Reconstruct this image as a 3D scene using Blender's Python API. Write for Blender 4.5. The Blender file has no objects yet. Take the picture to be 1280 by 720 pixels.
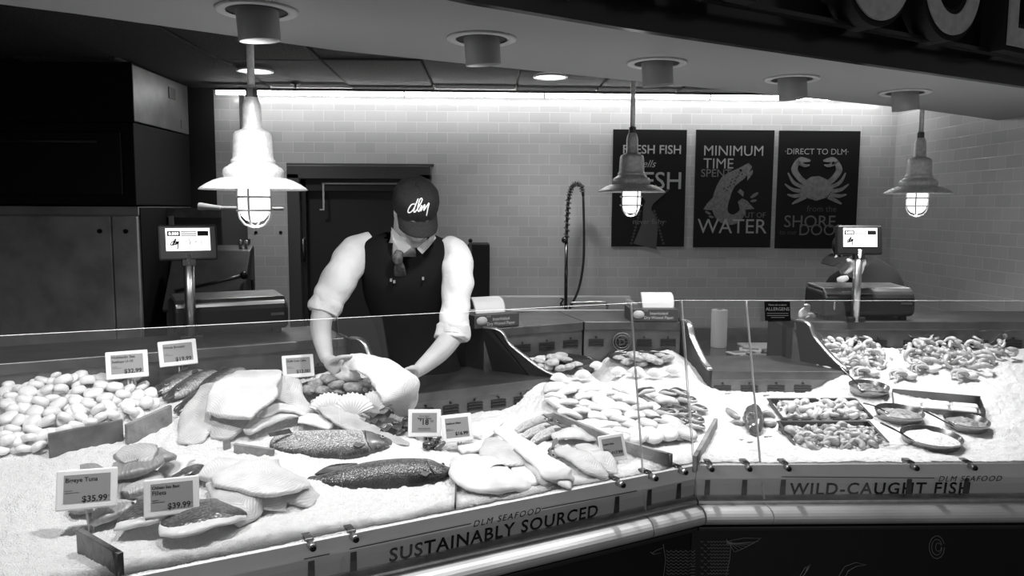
import bpy, bmesh, math, random
from mathutils import Vector as V, Matrix, noise, Euler
random.seed(11)
rnd=random.uniform
PI=math.pi
SC=bpy.context.scene
COL=SC.collection
# ------------------------------------------------------------------ camera
F=980.; EYE=1.75
CM=(Matrix.Rotation(-math.radians(1.75),3,'Z')@Matrix.Rotation(PI/2-math.radians(5.77),3,'X')@Matrix.Rotation(math.radians(.3),3,'Z'))
CO=V((0,0,EYE))
cam=bpy.data.cameras.new('camera'); cam.sensor_width=36; cam.lens=F/1280*36; cam.clip_start=.05
co=bpy.data.objects.new('camera',cam); co.matrix_world=Matrix.Translation(CO)@CM.to_4x4(); COL.objects.link(co); SC.camera=co
def ray(px,py): return CM@V(((px-640)/F,-(py-360)/F,-1))
def Y(px,py,y): d=ray(px,py); return d*(y/d.y)+CO
def Z(px,py,z): d=ray(px,py); return d*((z-EYE)/d.z)+CO
# ------------------------------------------------------------------ case frame
BX,BY=.745,2.668
AL=math.radians(27)
EL=V((-math.cos(AL),-math.sin(AL))); NL=V((-math.sin(AL),math.cos(AL)))
TM=math.tan(AL/2)
def L(s,n,z=0.): return V((BX+EL.x*s+NL.x*n,BY+EL.y*s+NL.y*n,z))      # angled section
def Rt(u,n,z=0.): return V((BX+u,BY+n,z))                               # straight section
def A(a,n,z=0.):                                                        # along both: a<0 angled, a>0 straight, skewed to the mitre
    return L(-a-n*TM*1.0,n,z) if a<0 else Rt(a-n*TM,n,z)
def inv(x,y):
    q=V((x-BX,y-BY)); mx,my=-math.sin(AL/2),math.cos(AL/2)
    if mx*q.y-my*q.x<0: return q.x,q.y
    return -(q.dot(EL)),q.dot(NL)
def sst(a,b,x):
    t=min(1,max(0,(x-a)/(b-a))); return t*t*(3-2*t)
MOUNDS=[(940,515,.035,.13),(870,470,.05,.12),(745,440,.03,.12),(440,510,.03,.15),(300,530,.03,.2),(640,545,.02,.15)]
MW=[]
def IH(x,y,detail=True):
    a,n=inv(x,y)
    w=(1-sst(-.86,-.66,a))+.9*sst(-.30,-.10,a)*(1-sst(.12,.34,a))+sst(.72,.95,a)
    lo=.01 if a<0 else .03
    n=max(n,0)
    h=.847+.03*n+(lo+(.145-lo)*w)*n*n
    for (mx,my,mh,mr) in MW: h+=mh*math.exp(-((x-mx)**2+(y-my)**2)/(mr*mr))
    if detail:
        e=sst(0,.08,n)
        h+=e*(.012*noise.noise(V((x*6,y*6,0)))+.006*noise.noise(V((x*17,y*17,3)))+.006*noise.noise(V((x*48,y*48,9)))+.006*abs(noise.noise(V((x*105,y*105,4)))))
    return h
def ICE(px,py,lift=0.):
    d=ray(px,py); d=d/d.y; t=1.6
    while t<4.5:
        p=CO+d*t
        if p.z<=IH(p.x,p.y,False)+lift: break
        t+=.01
    for i in range(3):
        t-=(.01/2**i); p=CO+d*t
        if p.z<=IH(p.x,p.y,False)+lift: continue
        t+=(.01/2**i)
    return CO+d*t
MW=[(lambda p,h,r:(p.x,p.y,h,r))(ICE(a,b),c,d) for a,b,c,d in MOUNDS]
# ------------------------------------------------------------------ materials
MATS={}
def mat(name,v,rough=.5,metal=0.,spec=.5,v2=None,ns=8.,bump=0.,bs=60.,emit=0.,kind='noise',coat=0.,sss=0.,detail=4.):
    if name in MATS: return MATS[name]
    m=bpy.data.materials.new(name); m.use_nodes=True; nt=m.node_tree; b=nt.nodes['Principled BSDF']
    I=b.inputs; g=lambda x:(x,x,x,1)
    I['Base Color'].default_value=g(v); I['Roughness'].default_value=rough; I['Metallic'].default_value=metal
    I['Specular IOR Level'].default_value=spec; I['Coat Weight'].default_value=coat; I['Coat Roughness'].default_value=.1
    if sss: I['Subsurface Weight'].default_value=sss; I['Subsurface Radius'].default_value=(.01,.01,.01); I['Subsurface Scale'].default_value=.5
    if emit: I['Emission Color'].default_value=(1,1,1,1); I['Emission Strength'].default_value=emit
    tc=nt.nodes.new('ShaderNodeTexCoord')
    if v2 is not None:
        if kind=='noise': n=nt.nodes.new('ShaderNodeTexNoise'); n.inputs['Detail'].default_value=detail; out=n.outputs['Fac']
        else: n=nt.nodes.new('ShaderNodeTexVoronoi'); out=n.outputs['Distance']
        n.inputs['Scale'].default_value=ns
        nt.links.new(tc.outputs['Object'],n.inputs['Vector'])
        r=nt.nodes.new('ShaderNodeMapRange'); r.inputs[1].default_value=.3 if kind=='noise' else 0.; r.inputs[2].default_value=.7
        mx=nt.nodes.new('ShaderNodeMix'); mx.data_type='RGBA'; mx.inputs[6].default_value=g(v); mx.inputs[7].default_value=g(v2)
        nt.links.new(out,r.inputs[0]); nt.links.new(r.outputs[0],mx.inputs[0]); nt.links.new(mx.outputs[2],I['Base Color'])
    if bump:
        n=nt.nodes.new('ShaderNodeTexNoise'); n.inputs['Scale'].default_value=bs; n.inputs['Detail'].default_value=3
        nt.links.new(tc.outputs['Object'],n.inputs['Vector'])
        bp=nt.nodes.new('ShaderNodeBump'); bp.inputs['Strength'].default_value=bump; bp.inputs['Distance'].default_value=.01
        nt.links.new(n.outputs['Fac'],bp.inputs['Height']); nt.links.new(bp.outputs[0],I['Normal'])
    MATS[name]=m; return m
def node(nt,t,**k):
    n=nt.nodes.new(t)
    for a,b in k.items(): setattr(n,a,b)
    return n
def math_n(nt,op,a,b=None):
    n=nt.nodes.new('ShaderNodeMath'); n.operation=op
    for i,x in enumerate((a,b)):
        if x is None: continue
        if isinstance(x,(int,float)): n.inputs[i].default_value=x
        else: nt.links.new(x,n.inputs[i])
    return n.outputs[0]
def flesh(name,v,v2,freq=.0065,rough=.38,bump=.35,chev=.8,amt=.6):
    """fish flesh with flake lines along the loft's own UV (metres)"""
    m=bpy.data.materials.new(name); m.use_nodes=True; nt=m.node_tree; I=nt.nodes['Principled BSDF'].inputs
    I['Roughness'].default_value=rough; I['Subsurface Weight'].default_value=.15; I['Subsurface Radius'].default_value=(.01,.01,.01); I['Subsurface Scale'].default_value=.4
    uv=node(nt,'ShaderNodeUVMap',uv_map='UVMap'); sp=node(nt,'ShaderNodeSeparateXYZ'); nt.links.new(uv.outputs[0],sp.inputs[0])
    tc=node(nt,'ShaderNodeTexCoord'); nz=node(nt,'ShaderNodeTexNoise'); nz.inputs['Scale'].default_value=22; nt.links.new(tc.outputs['Object'],nz.inputs['Vector'])
    ab=math_n(nt,'ABSOLUTE',sp.outputs[1]); ph=math_n(nt,'ADD',sp.outputs[0],math_n(nt,'MULTIPLY',ab,chev))
    ph=math_n(nt,'ADD',ph,math_n(nt,'MULTIPLY',nz.outputs['Fac'],.03))
    s=math_n(nt,'SINE',math_n(nt,'MULTIPLY',ph,2*PI/freq)); s=math_n(nt,'MULTIPLY',math_n(nt,'ADD',s,1),.5)
    n2=node(nt,'ShaderNodeTexNoise'); n2.inputs['Scale'].default_value=14; n2.inputs['Detail'].default_value=5; nt.links.new(tc.outputs['Object'],n2.inputs['Vector'])
    mr=node(nt,'ShaderNodeMapRange'); mr.inputs[1].default_value=.35; mr.inputs[2].default_value=.7; nt.links.new(n2.outputs['Fac'],mr.inputs[0])
    f=math_n(nt,'ADD',math_n(nt,'MULTIPLY',s,amt*.5),math_n(nt,'MULTIPLY',mr.outputs[0],1-amt*.5))
    mx=node(nt,'ShaderNodeMix',data_type='RGBA'); mx.inputs[6].default_value=(v,v,v,1); mx.inputs[7].default_value=(v2,v2,v2,1)
    nt.links.new(f,mx.inputs[0]); nt.links.new(mx.outputs[2],I['Base Color'])
    bp=node(nt,'ShaderNodeBump'); bp.inputs['Strength'].default_value=bump; bp.inputs['Distance'].default_value=.003; nt.links.new(s,bp.inputs['Height']); nt.links.new(bp.outputs[0],I['Normal'])
    MATS[name]=m; return m
def scaly(name,back,mid,belly,sz=150.,rough=.3,spark=.6):
    """fish skin: dark back, lighter flank and belly, small scales"""
    m=bpy.data.materials.new(name); m.use_nodes=True; nt=m.node_tree; I=nt.nodes['Principled BSDF'].inputs
    I['Roughness'].default_value=rough; I['Specular IOR Level'].default_value=.6
    uv=node(nt,'ShaderNodeUVMap',uv_map='UVN'); sp=node(nt,'ShaderNodeSeparateXYZ'); nt.links.new(uv.outputs[0],sp.inputs[0])
    um=node(nt,'ShaderNodeUVMap',uv_map='UVMap'); vo=node(nt,'ShaderNodeTexVoronoi'); vo.inputs['Scale'].default_value=sz; nt.links.new(um.outputs[0],vo.inputs['Vector'])
    cr=node(nt,'ShaderNodeValToRGB'); e=cr.color_ramp.elements
    e[0].position=.08; e[0].color=(belly,)*3+(1,); e[1].position=.95; e[1].color=(back,)*3+(1,)
    x=e.new(.4); x.color=(mid,)*3+(1,); x=e.new(.7); x.color=((mid+back)*.5,)*3+(1,)
    nz=node(nt,'ShaderNodeTexNoise'); nz.inputs['Scale'].default_value=30; nt.links.new(um.outputs[0],nz.inputs['Vector'])
    f=math_n(nt,'ADD',math_n(nt,'ADD',math_n(nt,'MULTIPLY',sp.outputs[1],.5),.5),math_n(nt,'MULTIPLY',math_n(nt,'SUBTRACT',nz.outputs['Fac'],.5),.4))
    nt.links.new(f,cr.inputs[0])
    vr=node(nt,'ShaderNodeMapRange'); vr.inputs[1].default_value=0; vr.inputs[2].default_value=.6; vr.inputs[3].default_value=1+spark; vr.inputs[4].default_value=1-spark*.7
    nt.links.new(vo.outputs['Distance'],vr.inputs[0])
    vm=node(nt,'ShaderNodeVectorMath',operation='SCALE'); nt.links.new(cr.outputs[0],vm.inputs[0]); nt.links.new(vr.outputs[0],vm.inputs['Scale']); nt.links.new(vm.outputs[0],I['Base Color'])
    bp=node(nt,'ShaderNodeBump'); bp.inputs['Strength'].default_value=.5; bp.inputs['Distance'].default_value=.002; nt.links.new(vo.outputs['Distance'],bp.inputs['Height']); nt.links.new(bp.outputs[0],I['Normal'])
    MATS[name]=m; return m
steel=mat('brushed_steel',.55,.32,1.,v2=.42,ns=30)
steel_d=mat('worn_steel',.19,.38,.9,v2=.10,ns=9,bump=.04,bs=40)
steel_s=mat('satin_steel',.62,.4,.75,v2=.52,ns=5)
galv=mat('galvanised_metal',.70,.45,.3,v2=.5,ns=60,bump=.08,bs=150)
black=mat('black_plastic',.010,.4,spec=.3)
blackm=mat('matt_black',.010,.7,spec=.2)
char=mat('charcoal_paint',.035,.45)
white=mat('white_plastic',.82,.4)
paper=mat('white_paper',.85,.8)
ink=mat('black_ink',.004,.8,spec=.1)
wood=mat('weathered_wood',.32,.6,v2=.13,ns=16,bump=.4,bs=70,detail=8)
wood_d=mat('dark_wet_wood',.15,.35,v2=.035,ns=14,bump=.3,bs=60)
# ------------------------------------------------------------------ mesh builder
WM={}
class MB:
    def __init__(s): s.bm=bmesh.new(); s.u=s.bm.loops.layers.uv.new('UVMap'); s.n=s.bm.loops.layers.uv.new('UVN')
    def f(s,vs,mi=0,sm=False):
        try: f=s.bm.faces.new(vs)
        except ValueError: return None
        f.material_index=mi; f.smooth=sm; return f
    def v(s,p): return s.bm.verts.new(p)
    def box(s,c,d,M=None,mi=0):
        M=M or Matrix(); M=M.to_4x4() if len(M)==3 else M
        c=V(c); vs=[s.v(c+(M.to_3x3()@V((x*d[0]/2,y*d[1]/2,z*d[2]/2)))) for x in(-1,1) for y in(-1,1) for z in(-1,1)]
        for q in((0,1,3,2),(4,6,7,5),(0,4,5,1),(2,3,7,6),(0,2,6,4),(1,5,7,3)): s.f([vs[i] for i in q],mi)
        return s
    def prism(s,poly,ext,mi=0,mi_side=None):
        """poly: list of V; ext: V extrusion"""
        a=[s.v(p) for p in poly]; b=[s.v(V(p)+V(ext)) for p in poly]; k=len(a)
        s.f(a[::-1],mi); s.f(b,mi)
        for i in range(k): s.f([a[i],a[(i+1)%k],b[(i+1)%k],b[i]],mi if mi_side is None else mi_side)
        return s
    def lathe(s,prof,M=None,seg=24,mi=0,sm=True,cap=True):
        M=M or Matrix(); rings=[]
        for r,z in prof:
            if r<1e-5: rings.append([s.v(M@V((0,0,z)))])
            else: rings.append([s.v(M@V((r*math.cos(2*PI*i/seg),r*math.sin(2*PI*i/seg),z))) for i in range(seg)])
        for a,b in zip(rings,rings[1:]):
            for i in range(seg):
                j=(i+1)%seg
                if len(a)==1 and len(b)==1: continue
                if len(a)==1: s.f([a[0],b[j],b[i]],mi,sm)
                elif len(b)==1: s.f([a[i],a[j],b[0]],mi,sm)
                else: s.f([a[i],a[j],b[j],b[i]],mi,sm)
        if cap:
            if len(rings[0])>1: s.f(rings[0][::-1],mi)
            if len(rings[-1])>1: s.f(rings[-1],mi)
        return s
    def tube(s,path,r,seg=8,mi=0,res=0):
        path=[V(p) for p in path]; rs=r if isinstance(r,(list,tuple)) else [r]*len(path)
        return s.loft([(p,2*q,2*q) for p,q in zip(path,rs)],seg=seg,res=res or 1,mi=mi,ends=0,pt=True)
    def loft(s,st,seg=14,res=5,up=(0,0,1),ex=2.,ends=.12,mi=0,base=False,mi2=None,wob=0.,flatb=1.,pt=False,twist=None,irr=0.):
        P=[V(q[0]) for q in st]; W=[q[1] for q in st]; H=[q[2] for q in st]
        k=len(P); pts=[]
        def cr(a,b,c,d,t): return .5*((2*b)+(c-a)*t+(2*a-5*b+4*c-d)*t*t+(3*b-a-3*c+d)*t**3)
        for i in range(k-1):
            a,b,c,d=max(i-1,0),i,i+1,min(i+2,k-1)
            for j in range(res):
                t=j/res; pts.append((cr(P[a],P[b],P[c],P[d],t),max(1e-4,cr(W[a],W[b],W[c],W[d],t)),max(1e-4,cr(H[a],H[b],H[c],H[d],t)),(i+t)/(k-1)))
        pts.append((P[-1],W[-1],H[-1],1.))
        if ends:
            ext=[]
            for q in (.004,.03,.1,.25,.45,.7): ext.append(q*ends)
            out=[]
            N=len(pts)
            def at(t):
                x=t*(N-1); i=min(N-2,int(x)); f=x-i; p,q=pts[i],pts[i+1]
                return (p[0].lerp(q[0],f),p[1]+(q[1]-p[1])*f,p[2]+(q[2]-p[2])*f,t)
            ts=sorted(set([round(i/(N-1),5) for i in range(N) if ends<=i/(N-1)<=1-ends]+[x for x in ext]+[1-x for x in ext]+[ends,1-ends]))
            for t in ts:
                p=at(t); d=min(t,1-t)/ends; sc=math.sqrt(max(0,1-(1-min(1,d))**2)); out.append((p[0],p[1]*sc,p[2]*(.35+.65*sc) if not pt else p[2]*sc,t))
            pts=out
        N=len(pts); rings=[]; ups=up if isinstance(up,list) else None; ln=0; side0=None
        for i,(p,w,h,t) in enumerate(pts):
            T=(pts[min(i+1,N-1)][0]-pts[max(i-1,0)][0]); 
            if T.length<1e-7: T=V((1,0,0))
            T.normalize()
            u=V(up) if not ups else ups[min(len(ups)-2,int(t*(len(ups)-1)))].lerp(ups[min(len(ups)-1,int(t*(len(ups)-1))+1)],t*(len(ups)-1)-int(t*(len(ups)-1)))
            sd=T.cross(u)
            if sd.length<.15 and side0 is not None: sd=side0.copy()
            elif sd.length<1e-3: sd=T.cross(V((0,1,0.01)))
            sd.normalize()
            if pt and side0 is not None:
                sd=(side0-T*side0.dot(T)); sd.normalize()
            side0=sd; n=sd.cross(T).normalized()
            if i: ln+=(p-pts[i-1][0]).length
            ring=[]; i1=1+irr*noise.noise(V((ln*14,p.x*9,p.y*9))); i2=1+irr*noise.noise(V((ln*14,p.x*9+5,p.y*9+3)))
            for j in range(seg):
                a=2*PI*j/seg; c,sn_=math.cos(a),math.sin(a)
                x=w/2*math.copysign(abs(c)**(2/ex),c)*(1 if not irr else (i1 if c>0 else i2)); z=h/2*math.copysign(abs(sn_)**(2/ex),sn_)
                if z<0: z*=flatb
                if base: z+=h/2*flatb
                q=p+sd*x+n*z
                if wob: q=q+V((noise.noise(q*30),noise.noise(q*30+V((7,0,0))),noise.noise(q*30+V((0,9,0)))))*wob
                ring.append((s.v(q),(ln,x),(t,c)))
            rings.append(ring)
        for a,b in zip(rings,rings[1:]):
            for j in range(seg):
                q=[a[j],a[(j+1)%seg],b[(j+1)%seg],b[j]]
                m_=mi
                if mi2 is not None and (j+.5)/seg<.5: m_=mi2
                f=s.f([x[0] for x in q],m_,True)
                if f:
                    for l,x in zip(f.loops,q): l[s.u].uv=x[1]; l[s.n].uv=x[2]
        for r in (rings[0][::-1],rings[-1]):
            f=s.f([x[0] for x in r],mi,True)
            if f:
                for l,x in zip(f.loops,r): l[s.u].uv=x[1]; l[s.n].uv=x[2]
        return s
    def ball(s,c,r,M=None,seg=14,mi=0,sm=True):
        r=V((r,r,r)) if not hasattr(r,'__len__') else V(r)
        T=Matrix.Translation(V(c))@(M.to_4x4() if M else Matrix())@Matrix.Diagonal(r).to_4x4()
        k=seg//2; return s.lathe([(math.sin(PI*i/k) if 0<i<k else 0,-math.cos(PI*i/k)) for i in range(k+1)],T,seg,mi,sm,False)
    def add_text(s,t,size,M,bold=0.,shear=0.,mi=0,align='CENTER',sp=1.,depth=0.,resu=3):
        c=bpy.data.curves.new('t','FONT'); c.body=t; c.size=size; c.align_x=align; c.offset=bold; c.shear=shear; c.space_character=sp; c.extrude=depth; c.resolution_u=resu
        o=bpy.data.objects.new('t',c); me=o.to_mesh()
        me.transform(M); k0=len(s.bm.faces); s.bm.from_mesh(me); s.bm.faces.ensure_lookup_table()
        for f in s.bm.faces[k0:]: f.material_index=mi; f.smooth=False
        o.to_mesh_clear(); bpy.data.objects.remove(o); bpy.data.curves.remove(c); return s
    def build(s,name,mats,parent=None,origin=None,bevel=0.,sub=0,smooth=None,norm=True,seg=2):
        bm=s.bm
        if norm: bmesh.ops.recalc_face_normals(bm,faces=bm.faces)
        if smooth is not None:
            for f in bm.faces: f.smooth=smooth
        me=bpy.data.meshes.new(name)
        if parent is not None: bm.transform(WM[parent.name].inverted())
        elif origin is not None: bm.transform(Matrix.Translation(-V(origin)))
        bm.to_mesh(me); bm.free()
        for m in (mats if isinstance(mats,(list,tuple)) else [mats]): me.materials.append(m)
        o=bpy.data.objects.new(name,me); COL.objects.link(o)
        if parent is not None: o.parent=parent; WM[o.name]=WM[parent.name]
        elif origin is not None: o.location=origin; WM[o.name]=Matrix.Translation(V(origin))
        else: WM[o.name]=Matrix()
        if bevel: b=o.modifiers.new('bevel','BEVEL'); b.width=bevel; b.segments=seg; b.limit_method='ANGLE'; b.angle_limit=.6
        if sub: b=o.modifiers.new('sub','SUBSURF'); b.levels=b.render_levels=sub
        return o
def tag(o,label=None,cat=None,group=None,kind=None):
    if label: o['label']=label
    if cat: o['category']=cat
    if group: o['group']=group
    if kind: o['kind']=kind
    return o
def thing(name,label,cat,loc=(0,0,0),rot=None,group=None):
    o=bpy.data.objects.new(name,None); o.empty_display_size=.05; COL.objects.link(o)
    M=Matrix.Translation(V(loc))@(rot.to_4x4() if rot else Matrix()); o.matrix_world=M; WM[o.name]=M
    return tag(o,label,cat,group)
def struct(o): o['kind']='structure'; return o
def dup(o,M,label=None,parent=None):
    c=o.copy(); COL.objects.link(c)
    if parent is None: c.matrix_world=M
    else: c.parent=parent
    if label: c['label']=label
    for ch in o.children: dup(ch,None,None,c)
    return c
def xf(loc,rot=(0,0,0),sc=1.):
    return Matrix.LocRotScale(V(loc),Euler(rot),V((sc,sc,sc)) if not hasattr(sc,'__len__') else V(sc))
def frame(o,x,y):
    """4x4 with local X, local Y given, Z = X x Y"""
    x=V(x).normalized(); z=x.cross(V(y)).normalized(); y=z.cross(x)
    M=Matrix((x,y,z)).transposed().to_4x4(); M.translation=V(o); return M
# ================================================================== ROOM
WY=5.94; WXR=3.09; CZ=2.62
def tilemat(name,axis):
    m=bpy.data.materials.new(name); m.use_nodes=True; nt=m.node_tree; I=nt.nodes['Principled BSDF'].inputs
    tc=node(nt,'ShaderNodeTexCoord'); sp=node(nt,'ShaderNodeSeparateXYZ'); nt.links.new(tc.outputs['Object'],sp.inputs[0])
    cb=node(nt,'ShaderNodeCombineXYZ'); nt.links.new(sp.outputs[axis],cb.inputs[0]); nt.links.new(sp.outputs[2],cb.inputs[1])
    b=node(nt,'ShaderNodeTexBrick'); b.offset=.5; nt.links.new(cb.outputs[0],b.inputs['Vector'])
    for k,x in (('Scale',1.),('Mortar Size',.0022),('Mortar Smooth',.25),('Brick Width',.1524),('Row Height',.0771),('Bias',0.)): b.inputs[k].default_value=x
    b.inputs['Color1'].default_value=(.50,)*3+(1,); b.inputs['Color2'].default_value=(.44,)*3+(1,); b.inputs['Mortar'].default_value=(.60,)*3+(1,)
    nt.links.new(b.outputs['Color'],I['Base Color']); I['Roughness'].default_value=.16
    nz=node(nt,'ShaderNodeTexNoise'); nz.inputs['Scale'].default_value=9; nt.links.new(tc.outputs['Object'],nz.inputs['Vector'])
    h=math_n(nt,'ADD',math_n(nt,'MULTIPLY',b.outputs['Fac'],-1.),math_n(nt,'MULTIPLY',nz.outputs['Fac'],.7))
    bp=node(nt,'ShaderNodeBump'); bp.inputs['Strength'].default_value=.35; bp.inputs['Distance'].default_value=.004; nt.links.new(h,bp.inputs['Height']); nt.links.new(bp.outputs[0],I['Normal'])
    return m
tb=tilemat('wall_tile_back',0); tr_=tilemat('wall_tile_side',1)
m=MB()   # back wall with the doorway cut out
DX0,DX1,DZ=-1.43,-.47,2.0
for x0,x1,z0,z1 in ((-2.02,DX0,0,CZ+.06),(DX1,WXR,0,CZ+.06),(DX0,DX1,DZ,CZ+.06)): m.box(((x0+x1)/2,WY+.06,(z0+z1)/2),(x1-x0,.12,z1-z0))
struct(m.build('wall_back',tb))
struct(MB().box((WXR+.06,2.6,1.7),(.12,6.9,3.4)).build('wall_right',tr_))
dk=mat('dark_wall_paint',.012,.6)
struct(MB().box((-3.5,2.8,1.5),(.12,7,3.)).build('wall_left',dk))
struct(MB().box((-2.75,WY+.06,1.34),(1.46,.12,2.68)).build('wall_rear',dk))
struct(MB().box((0,2.5,-.05),(7.2,7.,.1)).build('floor',mat('dark_floor_tile',.05,.4,v2=.03,ns=6)))
# dropped ceiling: grid of mineral-fibre panels, one bevelled mesh
cm=mat('ceiling_panel_grey',.085,.9,v2=.018,ns=150,bump=.6,bs=170)
m=MB(); x=-3.4
while x<3.05:
    y=6.0
    while y>.9:
        if y-.6>2.5+.56*(x+.3): m.box((x+.3,y-.6,CZ+.02+.006*math.sin(x*7+y*3)),(.588,1.188,.03),Matrix.Rotation(.012*math.sin(x*5+y*9),3,'X'))
        y-=1.2
    x+=.6
struct(m.build('ceiling_panels',cm,bevel=.006,seg=1)); bpy.data.objects['ceiling_panels'].name='ceiling'
m=MB(); m.prism([V((-3.45,.6,CZ+.045)),V((WXR,4.1,CZ+.045)),V((WXR,6,CZ+.045)),V((-3.45,6,CZ+.045))],V((0,0,.02))); struct(m.build('ceiling.001',mat('ceiling_grid_paint',.05,.6)))
# door
fr=mat('door_frame_paint',.06,.4); dl=mat('door_leaf_paint',.016,.45)
m=MB()
for x in (DX0,DX1): m.box((x,WY-.03,DZ/2),(.09,.16,DZ))
m.box(((DX0+DX1)/2,WY-.03,DZ+.01),(DX1-DX0+.09,.16,.1))
m.box((DX0-.055,WY-.01,DZ/2),(.02,.05,DZ+.06)); m.box(((DX0+DX1)/2,WY-.012,DZ+.07),(DX1-DX0+.13,.05,.02))
d=struct(m.build('door_1',fr,bevel=.006))
m=MB().box(((DX0+DX1)/2,WY+.03,DZ/2-.03),(DX1-DX0-.08,.05,DZ-.07)); lf=m.build('door_leaf',dl,d,bevel=.004)
m=MB(); m.box((DX0+.045,WY-.04,1.0),(.07,.04,DZ-.02)); m.box(((DX0+DX1)/2,WY-.04,DZ-.08),(DX1-DX0,.04,.09)); m.build('door_stop',dl,d)
a=mat('pale_strip',.5,.5)
m=MB(); p=Y(404,229,WY-.07); q=Y(520,229,WY-.07); r_=Y(403,262,WY-.07)
m.box(((p.x+q.x)/2,WY-.066,p.z),(q.x-p.x+.02,.012,.013)); m.box((p.x,WY-.066,(p.z+r_.z)/2),(.013,.012,p.z-r_.z)); m.box((p.x-.012,WY-.066,r_.z),(.034,.012,.01))
m.build('door_gap_light',a,d)  # pale bars painted in for light showing through the door gap
m=MB(); p=Y(379,312,WY-.1); m.tube([p+V((0,.05,.09)),p+V((0,0,.07)),p+V((0,0,-.07)),p+V((0,.05,-.09))],.009,mi=0); m.build('door_handle',steel_d,d)
# light strip along the wall top
z=CZ-.055
t=thing('ceiling_light_strip','long glowing light strip along the top of the tiled wall','light strip',(0.6,WY-.05,z))
MB().box((.55,WY-.20,z+.018),(5.0,.05,.018)).build('housing',steel_d,t)
MB().box((.55,WY-.20,z-.004),(4.96,.030,.026)).build('diffuser',mat('strip_glow',.9,.5,emit=22),t)
m=MB()
for x in (Y(509,122,WY).x,.4,1.6): m.box((x,WY-.20,z-.002),(.012,.046,.036))
m.build('clip',steel_d,t)
# ceiling fittings
def dl_(px,py,r,lab):
    p=Z(px,py,CZ); t=thing('downlight',lab,'ceiling light',(p.x,p.y,CZ),group='round lights in the dark panel ceiling')
    M=Matrix.Translation(V((p.x,p.y,CZ)))
    MB().lathe([(r,.004),(r*1.14,.0),(r*1.14,-.008),(r,-.008)],M,28,cap=False).build('trim_ring',white,t)
    MB().lathe([(r,-.004),(r*.6,-.006),(0,-.006)],M,28,cap=False).build('lens',mat('downlight_glow',.9,.5,emit=2.2),t)
    l=bpy.data.lights.new('downlight','SPOT'); l.energy=62; l.spot_size=math.radians(140); l.spot_blend=1.; l.shadow_soft_size=.1; o=bpy.data.objects.new('downlight_beam',l); COL.objects.link(o); o.location=(p.x,p.y,CZ-.012)
    return p
dl_(319,88,.10,'round ceiling downlight behind the stem of the brightest pendant'); dl_(688,95.5,.10,'round ceiling downlight above the bare stretch of tile wall')
for px,py,lab in ((871,115,'small fire sprinkler in ceiling near the middle poster'),(369,104,'small fire sprinkler in ceiling above the door')):
    p=Z(px,py,CZ); t=thing('ceiling_sprinkler',lab,'sprinkler',(p.x,p.y,CZ)); M=Matrix.Translation(V((p.x,p.y,CZ)))
    MB().lathe([(.035,0),(.035,-.008),(.012,-.012),(.012,-.03),(.005,-.032)],M,14).build('escutcheon',char,t)
    m=MB(); m.lathe([(.004,-.03),(.004,-.05),(.022,-.05),(.022,-.054),(0,-.054)],M,14); m.build('deflector',char,t)
# ------------------------------------------------------------------ soffit with sign
SZ=2.30
bk=[Z(-120,-10,SZ),Z(100,18,SZ),Z(420,63,SZ),Z(785,100.5,SZ),Z(1147,136.5,SZ)]
x=bk[-1]+(bk[-1]-bk[-2])*.6; bk.append(x)
fr_=[Z(-260,-150,SZ),Z(420,-36,SZ),Z(585,0,SZ),Z(766,31,SZ),Z(1000,66,SZ),Z(1180,92.5,SZ)]
fr_.append(fr_[-1]+(fr_[-1]-fr_[-2])*1.5)
bk=[p for p in bk]; 
for l in (bk,fr_):
    for p in l: p.x=min(p.x,WXR+.05); p.x=max(p.x,-3.4)
poly=bk+fr_[::-1]
sof=mat('soffit_paint',.34,.6)
struct(MB().prism(poly,V((0,0,.5)),0).build('trim_1',sof))
# fascia in front of the soffit
fa=mat('gloss_black_fascia',.012,.18)
dv=(fr_[5]-fr_[2]).normalized(); nv=V((dv.y,-dv.x,0))
off=nv*.03
m=MB(); a=[p+V((0,0,-.012)) for p in fr_]; b=[p+off+V((0,0,-.012)) for p in fr_]
m.prism(a+b[::-1],V((0,0,1.1))); struct(m.build('trim_2',fa))
t=thing('store_sign','large wooden-faced letters on the black fascia over the counter','sign',tuple(fr_[3]))
M_=frame(fr_[3]+nv*.10+V((0,0,.055)),dv,V((0,0,1)))
m=MB(); c=fr_[2]-dv*1.2+nv*.085; e=fr_[6]+nv*.085
m.box((c+e)/2+V((0,0,.085)),((e-c).length,.035,.014),frame((0,0,0),dv,nv)); m.build('sign_rail',fa,t)
wf=mat('sign_wood_face',.42,.55,v2=.30,ns=30)
# letters SEAFOOD, each its own part: dark return + wood face
def letter(ch,px,w=1.,py=30):
    P=ray(px,py); k=(fr_[3]+nv*.12-CO).dot(nv)/P.dot(nv); p=CO+P*k
    for nm,dep,of,mm,bo in (('letter_return',.045,.0,blackm,.02),('letter_face',.004,.052,wf,.0)):
        q=p+nv*(.02+of); q.z=SZ+.112
        M=frame(q,dv,V((0,0,1)))
        mb=MB(); mb.add_text(ch,.54,M@Matrix.Scale(.82,4,(1,0,0)),bold=.012+bo,depth=dep,resu=14); mb.build(nm if nm!='letter_face' else 'letter',mm,t)
for ch,px in (('F',925),('O',1074),('O',1166),('D',1262),('A',800),('E',668),('S',525)): letter(ch,px)
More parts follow.
